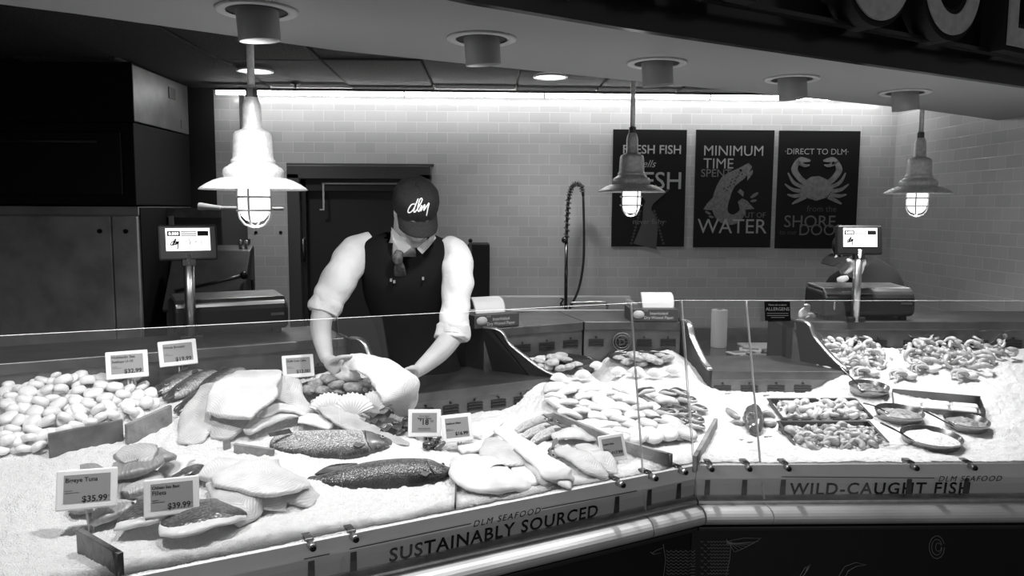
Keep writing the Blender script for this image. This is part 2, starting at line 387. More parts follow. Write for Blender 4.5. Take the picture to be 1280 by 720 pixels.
# recessed spots in the soffit
CANS=[]
def can(px,py,tx,ty,lab):
    p=Z(px,py,SZ); t=thing('recessed_spotlight',lab,'spotlight',tuple(p),group='snooted spotlights along the soffit'); M=Matrix.Translation(p)
    MB().lathe([(.082,.002),(.113,.0),(.113,-.006),(.106,-.009),(.084,-.006)],M,36,cap=False).build('trim_ring',mat('can_ring',.62,.4),t)
    MB().lathe([(.084,-.001),(.083,-.0025),(0,-.0025)],M,30,cap=False).build('recess',mat('can_recess',.05,.7),t)
    tg=ICE(tx,ty); d=(tg-p).normalized(); ax=(d*.35+V((0,0,-1))*.9+V((.12,0,0))).normalized()
    Q=ax.to_track_quat('Z','X').to_matrix().to_4x4(); Q.translation=p
    m=MB(); m.lathe([(.058,-.02),(.058,.085),(.054,.085),(.05,.05),(0,.05)],Q,28,cap=False); m.build('snoot',mat('snoot_grey',.26,.5),t)
    l=bpy.data.lights.new('spot','SPOT'); l.energy=1; l.spot_size=math.radians(125 if px>400 else 150); l.spot_blend=.9; l.shadow_soft_size=.045
    o=bpy.data.objects.new('lamp',l); COL.objects.link(o)
    pos=p+ax*.092; o.matrix_world=Matrix.Translation(pos)@d.to_track_quat('-Z','Y').to_matrix().to_4x4()
    CANS.append((o,p))
can(321,12,300,560,'soffit spotlight over the large pale fillets, biggest in view')
can(602,47.5,560,540,'soffit spotlight above the man in the cap')
can(821,78,790,520,'soffit spotlight right beside the middle pendant')
can(990,98,980,520,'soffit spotlight above the crab poster')
can(1131,115,1120,450,'soffit spotlight closest to the tiled corner')
p0=Z(321,12,SZ);p1=Z(602,47.5,SZ); pp=p0*2-p1
ENERGY=[45,47,56,74,108]
can(-67,-37,110,600,'added soffit spotlight over the tuna, out of view')  # row extended out of view, added to brighten the dim end of the case
ENERGY.append(55)
for (o,p),e in zip(CANS,ENERGY): o.data.energy=e
# ------------------------------------------------------------------ pendants
def pendant():
    t=thing('pendant_lamp','x','pendant lamp',group='barn pendant lamps over the counter'); k=.000735; g=lambda y:(510-y)*k
    pr=[(27,87),(30,92),(38,115),(42,132),(43,225),(46,232),(60,238),(78,246),(85,258),(88,285),(91,360),(92,368),(99,374),(101,384),(98,390),(107,396),(113,402),(128,410),(136,422),(137,440),(133,452),(130,456)]
    MB().lathe([(r*k,g(y)) for r,y in pr],None,40,cap=False).build('lamp_body',galv,t)
    sh=[(128,455),(150,458),(180,468),(210,484),(235,500),(245,510),(243,512),(230,504),(205,489),(175,474),(120,462)]
    MB().lathe([(r*k,g(y)) for r,y in sh],None,48,cap=False).build('lamp_shade',galv,t)
    MB().lathe([(.020,g(88)),(.020,g(46)),(.016,g(44))],None,6,sm=False).build('coupling',steel_d,t)
    MB().lathe([(.0125,g(50)),(.0125,g(-640))],None,14).build('stem',galv,t)
    gl=[(62,470),(68,510),(70,560),(69,600),(60,630),(40,652),(15,661),(0,662)]
    MB().lathe([(r*k,g(y)) for r,y in gl],None,24,cap=False).build('lamp_globe',mat('globe_glow',.9,.4,emit=2.3),t)
    m=MB(); cg=mat('cage_wire',.45,.4,.6)
    for i in range(4):
        a=PI/2*i-.05; c,s_=math.cos(a),math.sin(a)
        m.tube([V((c*r*k,s_*r*k,g(y))) for r,y in ((77,480),(78,560),(78,610),(70,645),(48,672),(20,682),(0,683))],.0042,6)
    for y in (545,607): m.tube([V((77*k*math.cos(2*PI*i/24),77*k*math.sin(2*PI*i/24),g(y))) for i in range(25)],.0042,6)
    m.build('lamp_cage',cg,t)
    return t
pt=pendant(); P1=Y(317.5,237,2.74)
for i,(px,py,yy,lab) in enumerate(((317.5,237,2.74,'brightest galvanised pendant lamp, hanging before the dark door'),(789,240,4.2,'pendant lamp hanging in front of the fresh fish poster'),(1147,242,4.4,'dark-sided pendant lamp hanging by the tiled side wall'))):
    p=Y(px,py,yy); 
    if i==0: o=pt; o.matrix_world=xf(p)
    else: o=dup(pt,xf(p,(0,0,.5*i)))
    o['label']=lab
    l=bpy.data.lights.new('bulb','POINT'); l.energy=1.6; l.shadow_soft_size=.045; lo=bpy.data.objects.new('bulb',l); COL.objects.link(lo); lo.location=p+V((0,0,-.13))
    st=[c for c in o.children if c.name.startswith('stem')][0]
    # stem ends in the panel ceiling
    top=CZ-p.z
    if i==0:
        base=st.data
    me=base.copy() if i else base
    zt=max(v.co.z for v in me.vertices)
    for v in me.vertices:
        if v.co.z>zt-.01: v.co.z=top
    st.data=me
# ================================================================== DISPLAY CASE
case_t=thing('seafood_case','angled glass-fronted seafood case reading Sustainably Sourced','display case',tuple(L(1.2,.5,0)),group='joined refrigerated seafood cases')
case_r=thing('seafood_case','straight glass-fronted seafood case reading Wild-Caught','display case',tuple(Rt(1.0,.5,0)),group='joined refrigerated seafood cases')
SE=2.9; UE=WXR-BX-.02
def seg_prism(fn,a0,a1,prof,name,mt,par,**k):
    """extrude (n,z) profile along the front between skewed stations a0..a1"""
    m=MB(); P=[fn(a0,n,z) for n,z in prof]; Q=[fn(a1,n,z) for n,z in prof]; vs=[m.v(p) for p in P]; ws=[m.v(p) for p in Q]; j=len(prof)
    m.f(vs[::-1]); m.f(ws)
    for i in range(j): m.f([vs[i],vs[(i+1)%j],ws[(i+1)%j],ws[i]])
    return m.build(name,mt,par,**k)
def SL(s,n,z): # skewed left
    return A(-s,n,z)
bp=[]
for i in range(11):
    t=-.5*PI+PI*i/10; bp.append((-.018-.042*math.cos(t),.678+.031*math.sin(t)))
bumper=[(.02,.647)]+bp+[(.02,.709)]
bm_=mat('bumper_steel',.72,.45,.35,v2=.5,ns=4)
for a0,a1,par in ((-SE,-.232,case_t),(-.226,-.004,case_t),(.004,.236,case_r),(.242,UE+.02,case_r)):
    seg_prism(A,a0,a1,bumper,'bumper',bm_,par)
stripm=mat('sign_strip_steel',.84,.38,.1,v2=.76,ns=3)
for a0,a1,par in ((-SE,-.002,case_t),(.002,UE,case_r)):
    seg_prism(A,a0,a1,[(.03,.735),(.045,.735),(.030,.848),(.015,.848)],'sign_strip',stripm,par)
    seg_prism(A,a0,a1,[(.0,.709),(.06,.709),(.06,.735),(.02,.735),(.0,.722)],'glass_channel',steel,par,bevel=.003)
    seg_prism(A,a0,a1,[(.045,.60),(1.0,.60),(1.0,.83),(.06,.83)],'case_tub',steel_d,par)
    seg_prism(A,a0,a1,[(.03,.60),(.12,.60),(.12,.645),(.03,.645)],'toe_recess',blackm,par)
    seg_prism(A,a0,a1,[(-.01,.615),(.05,.615),(.05,.630),(-.01,.630)],'trim_rail',mat('dark_trim',.03,.3),par,bevel=.003)
    seg_prism(A,a0,a1,[(.04,.02),(.10,.02),(.10,.60),(.04,.615)],'front_panel',mat('black_front',.010,.35),par)
# glass
gm=bpy.data.materials.new('clear_glass'); gm.use_nodes=True; nt=gm.node_tree; nt.nodes.remove(nt.nodes['Principled BSDF'])
tr=node(nt,'ShaderNodeBsdfTransparent'); tr.inputs[0].default_value=(.965,)*3+(1,); gl=node(nt,'ShaderNodeBsdfGlossy'); gl.inputs['Roughness'].default_value=0.
fz=node(nt,'ShaderNodeFresnel'); fz.inputs[0].default_value=1.45; mx=node(nt,'ShaderNodeMixShader')
nt.links.new(fz.outputs[0],mx.inputs[0]); nt.links.new(tr.outputs[0],mx.inputs[1]); nt.links.new(gl.outputs[0],mx.inputs[2]); nt.links.new(mx.outputs[0],nt.nodes['Material Output'].inputs[0])
ge=mat('glass_edge_glint',.8,.25)  # near-white edge colour paints the light caught along the panes
def pane(a0,a1,zt0,zt1,par,nt_=.16):
    m=MB(); th=.008
    def p(a,top,b): 
        zt=(zt0 if a==a0 else zt1) if top else .716
        n=(nt_ if top else .004)+b*th
        return A(a,n,zt)
    q={(i,t,b):m.v(p((a0,a1)[i],t,b)) for i in(0,1) for t in(0,1) for b in(0,1)}
    for b in (0,1): m.f([q[0,0,b],q[1,0,b],q[1,1,b],q[0,1,b]],0)
    for e in (((0,1),(1,1)),((0,0),(1,0)),((0,0),(0,1)),((1,0),(1,1))):
        m.f([q[e[0]+(0,)],q[e[1]+(0,)],q[e[1]+(1,)],q[e[0]+(1,)]],1)
    m.build('glass_pane',[gm,ge],par)
pane(-2.9,-1.283,1.452,1.434,case_t); pane(-1.279,-.2305,1.434,1.422,case_t); pane(-.226,-.003,1.422,1.42,case_t)
pane(.003,.2385,1.42,1.42,case_r); pane(.2425,UE,1.42,1.42,case_r)
def clamp(a,par,sgn):
    d=V((math.cos(AL),math.sin(AL),0)) if a<0 else V((1,0,0)); n_=V((NL.x,NL.y,0)) if a<0 else V((0,1,0))
    c=A(a,.012,.842); M=frame((0,0,0),d,n_)
    m=MB(); m.box(c+n_*.035,(.026,.05,.026),M); o=m.build('glass_clamp',steel_d,par,bevel=.004)
    Q=(-n_).to_track_quat('Z','Y').to_matrix().to_4x4(); Q.translation=c-n_*.0
    m=MB(); m.lathe([(.011,-.01),(.011,.022),(.009,.025)],Q,16); m.build('clamp_knob',steel,o)
    m=MB(); m.lathe([(.0085,.0255),(.0085,.03),(.006,.0315),(0,.0315)],Q,16,cap=False); m.build('knob_cap',black,o)
    m=MB(); m.box(A(a,.0275,.785),(.018,.01,.10),M); m.build('clamp_post',steel_d,o)
def a_at(px,py,z=.842):
    q=Z(px,py,z); a,n=inv(q.x,q.y); return (a-.0 if a<0 else a)+ (n*TM if a>0 else -n*TM)
for px,py in ((388,676),(440,662),(770,601),(812,594),(848,586)): clamp(a_at(px,py),case_t,1)
for px,py in ((886,583),(933,583),(980,582),(1142,583),(1215,583)): clamp(a_at(px,py),case_r,1)
clamp(-2.3,case_t,1)
# lettering on the strip, sitting just in front of it
def strip_text(txt,size,px,py,par,left,**k):
    d=V((math.cos(AL),math.sin(AL),0)) if left else V((1,0,0)); n_=V((NL.x,NL.y,0)) if left else V((0,1,0))
    up=(n_*-.0+V((0,0,1))*.113-n_*.015*-1*-1); up=(V((0,0,.113))-n_*.015).normalized()
    r=ray(px,py); o0=(L if left else Rt)(0,.0215,.79); nn=d.cross(up); kk=(o0-CO).dot(nn)/r.dot(nn); p=CO+r*kk
    M=frame(p,d,up); m=MB(); m.add_text(txt,size,M,**k); return m.build('lettering',ink,par)
def strip_line(px0,py0,px1,py1,par,left):
    d=V((math.cos(AL),math.sin(AL),0)) if left else V((1,0,0)); n_=V((NL.x,NL.y,0)) if left else V((0,1,0)); up=(V((0,0,.113))-n_*.015).normalized()
    nn=d.cross(up); o0=(L if left else Rt)(0,.0215,.79); P=[CO+ray(a,b)*((o0-CO).dot(nn)/ray(a,b).dot(nn)) for a,b in((px0,py0),(px1,py1))]
    m=MB(); m.prism([P[0]-up*.0012,P[1]-up*.0012,P[1]+up*.0012,P[0]+up*.0012],nn*.0006); m.build('rule_line',ink,par)
strip_text('SUSTAINABLY SOURCED',.0600,626,671.5,case_t,True,bold=.0012,sp=1.12)
strip_text('DLM SEAFOOD',.0295,634,650,case_t,True,shear=.22,sp=1.25)
strip_line(437,686.5,589,654.5,case_t,True); strip_line(677,636,796,613.5,case_t,True); strip_line(380,699,412,692.5,case_t,True)
strip_text('WILD-CAUGHT FISH',.064,1100,617.5,case_r,False,bold=.0012,sp=1.15)
strip_text('DLM SEAFOOD',.030,1212,601.5,case_r,False,shear=.22,sp=1.2)
strip_line(977,596,1168,597.5,case_r,False)
# front panel drawing: the tail half of a big fish, line art
lm=mat('line_art_print',.30,.7)
def fpt(px,py):
    P=None
    r=ray(px,py)
    for left in (True,False):
        nn=V((NL.x,NL.y,0)) if left else V((0,1,0)); o0=(L if left else Rt)(0,.037,.4); p=CO+r*((o0-CO).dot(nn)/r.dot(nn)); a,n=inv(p.x,p.y)
        if (a<0)==left: P=p
    return P
def art(lines,name,par,r=.0010):
    m=MB()
    for l in lines:
        pts=[fpt(*q) for q in l]; pts=[p for p in pts if p is not None]
        if len(pts)>1: m.tube(pts,r,4)
    m.build(name,lm,par)
ll=[[(829,680),(832,700),(828,730)],[(914,676),(912,700),(905,730)],[(815,692),(820,688),(828,685)],[(813,690),(817,693),(826,691)]]
art(ll+[[(x,y),(x+3,y+2.5),(x+6,y)] for x in range(833,868,6) for y in range(688,730,4)],'fish_print',case_t)
random.seed(5)
sc_=[]
for x in range(876,912,4):
    for y in range(676,726,4):
        if x<888 and (x+y)%8: continue
        sc_.append([(x,y),(x+1.6,y+2.2),(x+3.4,y+.4)])
fin=[[(911,676),(930,672.5),(952,673)]]+[[(908,674+i),(918+5*i,690-2.2*i)] for i in range(7)]+[[(918,690),(928,686),(938,681),(950,674)]]
dd=[[(1000,720),(1006,710),(1013,706),(1010,712),(1002,722)],[(1046,724),(1056,708),(1070,703),(1083,706),(1070,708),(1060,714),(1054,726)]]+[[(1006+i,718-2*i),(1009+i,710-i)] for i in range(3)]
dd+=[[(1163+6*math.cos(t/2.)*k+ (8 if k>1 else 10),684+9*math.sin(t/2.)*k) for t in range(13)] for k in (.6,1.1,1.6)]
art(sc_+fin+dd,'fish_print',case_r)
# rear: ledges, serving shelves, cheeks
def quad_slab(pts,z,th,name,mt,par,**k):
    m=MB(); m.prism([V((p.x,p.y,z-th)) for p in pts],V((0,0,th))); return m.build(name,mt,par,bevel=.004,**k)
def ledge(f,a0,a1,n0,n1,z,par,skew=(0,0),name='rear_ledge',lip=.042,nv_=5,vz=.065):
    quad_slab([f(a0,n0),f(a1,n0),f(a1+skew[1],n1),f(a0+skew[0],n1)],z,lip,name,steel_d,par)
    m=MB(); P=[f(a0,n0+.012),f(a1,n0+.012)]
    m.prism([V((P[0].x,P[0].y,.80)),V((P[1].x,P[1].y,.80)),V((P[1].x,P[1].y,z-lip)),V((P[0].x,P[0].y,z-lip))],(f(0,1)-f(0,0))*.01)
    bp_=m.build('back_panel',mat('back_panel_steel',.2,.36,.8,v2=.12,ns=12,bump=.05,bs=30),par)
    m=MB(); d=(P[1]-P[0]).normalized(); nn=f(0,1)-f(0,0)
    for i in range(nv_):
        c=P[0].lerp(P[1],(i+.5)/nv_); c.z=z-lip-vz
        M=frame((0,0,0),d,nn)
        for j in range(3): m.box(c+V((0,0,(j-1)*.013))-nn*.004,(min(.085,.62*(P[1]-P[0]).length/nv_),.008,.009),M)
        m.ball(c+V((0,0,.028))-nn*.004,.006,seg=8)
    m.build('air_vent',mat('vent_dark',.015,.3,.3),bp_)
    m=MB(); Q=[f(a0,n0+.10),f(a1,n0+.10),f(a1+skew[1],n1-.05),f(a0+skew[0],n1-.05)]
    m.prism([V((p.x,p.y,.02)) for p in Q],V((0,0,z-lip-.02))); m.build('rear_cabinet',blackm,par)
# angled run: tall unit, low serving shelf, tall corner
ledge(L,2.9,.90,1.20,1.60,1.20,case_t,nv_=8,vz=.09)
ledge(L,.72,.045,.89,1.30,1.0,case_t,name='serving_shelf',nv_=6,vz=.045)
mt_=lambda n:-n*TM
ledge(L,.27,mt_(1.14)+.003,1.14,1.56,1.20,case_t,skew=(0,mt_(.42)),nv_=4)
ledge(Rt,mt_(1.14)+.003,.207,1.14,1.56,1.20,case_r,skew=(mt_(.42),0),nv_=4)
ledge(Rt,.29,.925,.90,1.30,1.0,case_r,name='serving_shelf',nv_=5,vz=.045)
ledge(Rt,.775,UE,1.14,1.56,1.20,case_r,nv_=9,vz=.07)
def cheek(f,ab,af,par,t=.014):
    def pt(n,z):
        k=max(0,min(1,(n-.90)/.24)); return f(af+(ab-af)*k,n,z)
    prof=[(1.14,1.205),(1.10,1.203),(1.075,1.185),(1.06,1.15),(1.04,1.12),(.955,1.035),(.90,1.005)]
    m=MB(); ex=(f(1,0)-f(0,0))*t
    m.prism([pt(n,z) for n,z in prof+[(.90,.87),(1.3,.87),(1.3,1.205)]],ex); o=m.build('cheek_panel',black,par)
    m=MB()
    rl=[pt(n-.004,z+.004)+ex*.5 for n,z in prof]
    m.loft([(p,.034,.010) for p in rl],seg=8,res=3,ex=4,ends=0); m.build('cheek_rail',steel,o)
cheek(L,.90,.74,case_t); cheek(L,.28,.03,case_t); cheek(Rt,.205,.285,case_r); cheek(Rt,.775,.935,case_r)
# medallion on the corner panel
M=frame(Rt(-.085,1.14,1.10)+V((0,-.004,0)),V((1,0,0)),V((0,0,1)))
m=MB(); m.lathe([(.046,0),(.048,.004),(.043,.006),(.041,.004)],M,28,cap=False); m.lathe([(.032,0),(.034,.004),(.030,.005),(.029,.003)],M,28,cap=False)
m.add_text('D',.045,M@Matrix.Translation((0,-.016,.004)),depth=.002); m.build('round_badge',mat('badge_steel',.16,.4,.7),case_r)
# divider between ice trays on the angled run
m=MB(); P=[L(.80,n,IH(*L(.80,n).xy,False)+.012) for n in (.05,.25,.5)]
# ------------------------------------------------------------------ crushed ice
m=MB(); na,nn_=760,170; g=[]
for i in range(na+1):
    a=-SE+(SE+UE+.3)*i/na; col=[]
    for j in range(nn_+1):
        n=.022+1.105*j/nn_
        p=A(a,n); p.x=min(p.x,WXR-.003); p.z=IH(p.x,p.y)
        if j==0: p.z=.80
        col.append(m.v(p))
    g.append(col)
for i in range(na):
    for j in range(nn_): m.f([g[i][j],g[i+1][j],g[i+1][j+1],g[i][j+1]],0,True)
im=mat('crushed_ice_white',.88,.35,v2=.80,ns=90,bump=1.,bs=210,spec=.6)
im.node_tree.nodes['Principled BSDF'].inputs['Subsurface Weight'].default_value=.25
im.node_tree.nodes['Principled BSDF'].inputs['Subsurface Radius'].default_value=(.02,.02,.02)
ice=m.build('crushed_ice',im,norm=False); tag(ice,'bed of crushed white ice filling the whole display case','ice',kind='stuff')
# ================================================================== THINGS ON AND BEHIND THE CASE
DL=V((math.cos(AL),math.sin(AL),0)); NV=V((NL.x,NL.y,0)); UP=V((0,0,1))
scr=mat('screen_glow',.75,.3,emit=.75)
def scribble(m,M,seed,mi=0,w=.05,h=.025,n=2,th=.0011):
    R=random.Random(seed)
    for k in range(n):
        pts=[M@V((-w/2+w*i/14,h*(.5-R.random())*(1 if i%2 else -.6),.001)) for i in range(15)]
        m.tube(pts,th,4,mi,res=3)
def script_dlm(m,M,s,mi=0,th=.1):
    """three joined handwritten letters, drawn as strokes in a unit frame"""
    K=[[(-.10,.30),(-.32,.22),(-.52,-.05),(-.50,-.30),(-.34,-.28),(-.12,.16)],[(.06,.62),(-.1,.2),(-.22,-.28),(-.08,-.24)],
       [(-.10,-.2),(.18,.45),(.16,.66),(.04,.48),(-.02,-.05),(.06,-.26)],[(.10,-.28),(.28,.28),(.25,-.22),(.44,.30),(.42,-.16),(.60,.34),(.50,-.25),(.40,-.85)]]
    for l in K: m.tube([M@V((x*s,y*s,.0015)) for x,y in l],s*th/2,5,mi,res=4)
def scale(loc,xa,po,lab,n0):
    n_=V((0,0,1)).cross(xa); R=frame((0,0,0),xa,n_).to_3x3()
    t=thing('shop_scale',lab,'weighing scale',tuple(loc),R); W=WM[t.name]
    P=lambda x,y,z: W@V((x,y,z))
    m=MB()  # body: wide case, top sloping up from the front
    prof=[(-.155,.02),(-.165,.05),(-.162,.115),(-.14,.150),(.08,.158),(.09,.05),(.08,.02)]
    m.prism([P(-.235,y,z) for y,z in prof],W.to_3x3()@V((.47,0,0))); m.build('body',black,t,bevel=.02,seg=3)
    m=MB(); prof=[(-.153,.126),(-.147,.148),(-.128,.163),(.08,.172),(.08,.158),(-.12,.150)]
    m.prism([P(-.225,y,z) for y,z in prof],W.to_3x3()@V((.45,0,0))); m.build('platter',mat('platter_steel',.28,.3,.9,v2=.18,ns=6),t,bevel=.006)
    for x in (-.19,.19):
        for y in (-.12,.05): MB().lathe([(.02,0),(.02,.022)],W@Matrix.Translation((x,y,0)),12).build('foot',blackm,t)
    m=MB().box(P(.185,-.164,.088),(.055,.004,.011),R); m.build('maker_plate',steel_d,t)
    m=MB(); m.ball(P(-.18,-.165,.075),(.006,.003,.022),R,10); m.build('level_window',steel,t)
    m=MB().lathe([(.021,.0),(.021,.36)],W@Matrix.Translation((po,-.19,.0)),20); m.build('pole',steel,t)
    m=MB().box(P(po,-.185,.012),(.09,.05,.024),R); m.build('pole_foot',black,t,bevel=.005)
    # display head, tipped up a little
    T=W@Matrix.Translation((po,-.185,.405))@Matrix.Rotation(-.12,4,'X'); TR=T.to_3x3()
    d=MB().box(T@V((0,0,0)),(.225,.035,.145),TR).build('display_head',black,t,bevel=.008)
    m=MB().box(T@V((0,.0,-.08)),(.05,.03,.03),TR); m.build('display_neck',black,d)
    MB().box(T@V((0,-.0185,.012)),(.168,.002,.092),TR).build('screen',scr,d)
    F_=T@frame((0,-.0202,.012),(1,0,0),(0,0,1))
    g=MB()
    for x0,x1,y0,y1 in ((-.078,-.03,.014,.034),(.036,.078,.014,.034)): g.box(F_@V(((x0+x1)/2,(y0+y1)/2,0)),(x1-x0,.0008,y1-y0),TR)
    g.build('screen_block',ink,d)
    g=MB()
    for y in (.016,.024,.032): g.box(F_@V((.003,y-.001,0)),(.058,.0008,.0055),TR)
    g.build('screen_bar',mat('screen_grey',.25,.5,emit=.12),d)
    g=MB(); script_dlm(g,F_@Matrix.Translation((-.052,-.015,0)),.026,th=.13)
    R2=random.Random(n0)
    for k in range(7): scribble(g,F_@Matrix.Translation((.028+.04*(R2.random()-.5)*1.6,-.012+.024*(R2.random()-.5),0))@Matrix.Rotation(R2.random()*2,4,'Z'),k,w=.022,h=.006,n=1,th=.0005)
    g.box(F_@V((-.045,-.036,0)),(.05,.0006,.0014),TR)
    g.build('screen_drawing',ink,d)
    g=MB(); g.add_text('0.000',.017,F_@Matrix.Translation((-.054,.018,.0012)),bold=.0005); g.build('screen_digits',mat('digit_white',.9,.5,emit=.8),d)
    return t
c=Y(268,424,3.32); scale(V((c.x+.0,c.y+.17,1.2)),DL,-.172,'shop scale with pole display on the long ledge near the dark door',3)
c=Y(1086,402,3.84); scale(V((c.x,c.y+.16,1.2)),V((1,0,0)),-.085,'shop scale with pole display, its clerk crouching behind',5)
# price tags
e_ink=mat('tag_screen',.27,.55); tag_w=mat('tag_frame_white',.86,.35)
def ptag(px,py,y,w,lines,price,lab,ang=None,roll=0.,hh=.72,tilt=.32,stake=.10,big=False):
    c=Y(px,py,y); xa=V((math.cos(ang if ang is not None else AL),math.sin(ang if ang is not None else AL),0)); yy=UP.cross(xa)
    M=frame((0,0,0),xa,UP)@Matrix.Rotation(-tilt,4,'X')@Matrix.Rotation(roll,4,'Z'); M.translation=c   # local X right, Y up, Z to viewer
    t=thing('price_tag',lab,'price tag',tuple(c),None,group='electronic price tags in the ice'); R=M.to_3x3(); h=w*hh
    MB().box(M@V((0,0,-.004)),(w,h,.010),R).build('tag_frame',tag_w,t,bevel=.004)
    s=MB().box(M@V((0,.002,.0012)),(w*.76,h*.70,.0012),R).build('tag_screen',e_ink,t)
    g=MB(); k=w*.76
    if big:
        g.add_text(price,.30*k,M@Matrix.Translation((0,-.06*k,.0022)),bold=.0006); g.add_text('00',.13*k,M@Matrix.Translation((.30*k,.04*k,.0022)))
        g.add_text(lines[0],.085*k,M@Matrix.Translation((0,.26*k,.0022))); g.add_text(lines[1],.10*k,M@Matrix.Translation((0,.16*k,.0022)),bold=.0002); 
        for q in (-.2,-.26): g.box(M@V((0,q*k,.002)),(.5*k,.0012,.0006),R)
    else:
        y0=.22 if len(lines)>1 else .18
        for i,l in enumerate(lines): g.add_text(l,min(.145*k,1.55*k/max(len(l),6)),M@Matrix.Translation((-.47*k,(y0-.15*i)*k,.0022)),bold=.0003,align='LEFT')
        for q,wd in ((-.02,.16),(-.07,.3)): g.box(M@V((-.47*k+wd*k/2,(q-(.04 if len(lines)>1 else 0))*k,.002)),(wd*k,.0010,.0006),R)
        g.add_text(price,.20*k,M@Matrix.Translation((.44*k,-.30*k,.0022)),bold=.0005,align='RIGHT'); g.box(M@V((.468*k,-.20*k,.002)),(.018*k,.003,.0006),R)
    g.build('lettering',ink,s)
    b=M@V((0,-h/2,-.004)); 
    st=MB(); st.tube([M@V((0,0,-.012)),M@V((0,-h/2-.0,-.012)),V((b.x,b.y+.01,b.z-stake))],.003,6); st.tube([M@V((.012,-h/2+.01,-.012)),V((b.x,b.y+.01,b.z-stake))+xa*.012],.002,6); st.build('tag_stake',mat('clear_acrylic_grey',.45,.2),t)
    return t
ptag(159,455.5,2.86,.14,['Hokkaido Sea','Scallops U-10'],'$32.99','white price tag reading Hokkaido Sea Scallops $32.99')
ptag(222.5,441,3.02,.138,['Whole Bronzini'],'$19.99','white price tag reading Whole Bronzini $19.99',roll=.03,stake=.14)
ptag(373,457.5,3.15,.127,['DLM Crab Cake'],'$12.00','white price tag reading DLM Crab Cake $12.00',roll=-.02)
ptag(530.5,529,2.80,.119,['Faroe Island','Salmon Fillets'],"'18",'white price tag with one large centred price of 18',ang=.0,tilt=.25,big=True,hh=.84)
ptag(571.5,535,2.80,.112,['Haddock Fillets'],'$16.99','white price tag reading Haddock Fillets $16.99',ang=.2,hh=.9,roll=.05)
ptag(766,560,2.70,.094,['Catfish Fillets'],'$17.99','white price tag reading Catfish Fillets $17.99',ang=.05,hh=1.02,roll=.14)
ptag(109,611,2.10,.148,['Bigeye Tuna'],'$35.99','white price tag reading Bigeye Tuna $35.99',roll=-.07)
ptag(215,620.5,2.10,.140,['Chilean Sea Bass','Fillets'],'$39.99','white price tag reading Chilean Sea Bass Fillets $39.99',roll=-.05)
# film boxes on the corner ledge
boxm=mat('printed_card_dark',.035,.5); sheet=mat('film_sheet',.62,.5)
def filmbox(c,xa,lab,sh):
    n_=UP.cross(xa); R=frame((0,0,0),xa,n_).to_3x3(); t=thing('wax_paper_box',lab,'paper box',tuple(c),R,group='wax paper boxes on the corner ledge'); W=WM[t.name]
    MB().box(W@V((0,0,.03)),(.235,.19,.06),R).build('carton',boxm,t,bevel=.002)
    g=MB(); M=W@frame((0,-.0956,.0),(1,0,0),(0,0,1))
    g.add_text('Interfolded',.020,M@Matrix.Translation((.02,.033,.001)),bold=.0002); g.add_text('Dry Waxed Paper',.020,M@Matrix.Translation((.02,.012,.001)),bold=.0002); g.add_text('10.75',.010,M@Matrix.Translation((-.045,.05,.001)))
    g.build('lettering',mat('print_pale',.4,.6),t)
    g=MB(); T_=M@Matrix.Translation((-.08,.034,.001)); g.lathe([(.021,0),(.021,.0008),(0,.0008)],T_@Matrix.Scale(1.35,4,(1,0,0)),20); g.build('round_logo',mat('print_pale',.4,.6),t)
    g=MB(); g.box(M@V((-.08,.034,.0012)),(.042,.0006,.012),R); g.build('logo_band',boxm,t)
    st=[(W@V((sh,-.03,.055)),.16,.003),(W@V((sh,-.02,.085)),.165,.003),(W@V((sh,.0,.115)),.165,.003),(W@V((sh,.03,.13)),.16,.003)]
    MB().loft(st,seg=8,res=4,up=n_,ends=0,ex=6).build('paper_sheet',sheet,t)
filmbox(L(.20,1.25,1.202),DL,'dark wax paper box on the ledge beside the man',.0)
filmbox(Rt(.075,1.23,1.202),V((1,0,0)),'dark wax paper box on the ledge by the curved rail end',.03)
# sink with rim behind, and its faucet
t=thing('sink','bright steel sink with tall rim behind the corner ledge','sink',(.45,5.45,0))
m=MB()
for c_,d_ in (((.45,5.2,1.02),(1.25,.04,.12)),((.45,5.86,1.02),(1.25,.04,.16)),((-.155,5.53,1.02),(.04,.62,.12)),((1.055,5.53,1.02),(.04,.62,.12)),((.45,5.53,.80),(1.2,.62,.03))): m.box(c_,d_)
m.build('basin',mat('sink_steel_bright',.75,.35,.5),t,bevel=.01)
for x in (-.1,1.0):
    for y in (5.25,5.8): MB().lathe([(.02,0),(.02,.8)],Matrix.Translation((x,y,0)),10).build('leg',steel_d,t)
MB().box((.45,5.53,.9),(1.2,.5,.18)).build('bowl_shell',steel_d,t)
FY=5.7
t=thing('prerinse_faucet','tall coiled hose rinse faucet standing behind the sink','faucet',tuple(Y(706,397,FY)))
dm=mat('dark_chrome',.10,.25,.9)
m=MB(); m.tube([Y(707,396,FY),Y(708,302,FY)],.013,10); m.build('riser_pipe',dm,t)
m=MB(); pth=[Y(708,300,FY),Y(709,270,FY),Y(711,245,FY),Y(715,232,FY),Y(721,228,FY),Y(727,233,FY),Y(729,245,FY)]
m.tube(pth,.011,10,res=5); o=m.build('arched_hose',mat('rubber_hose',.03,.5),t)
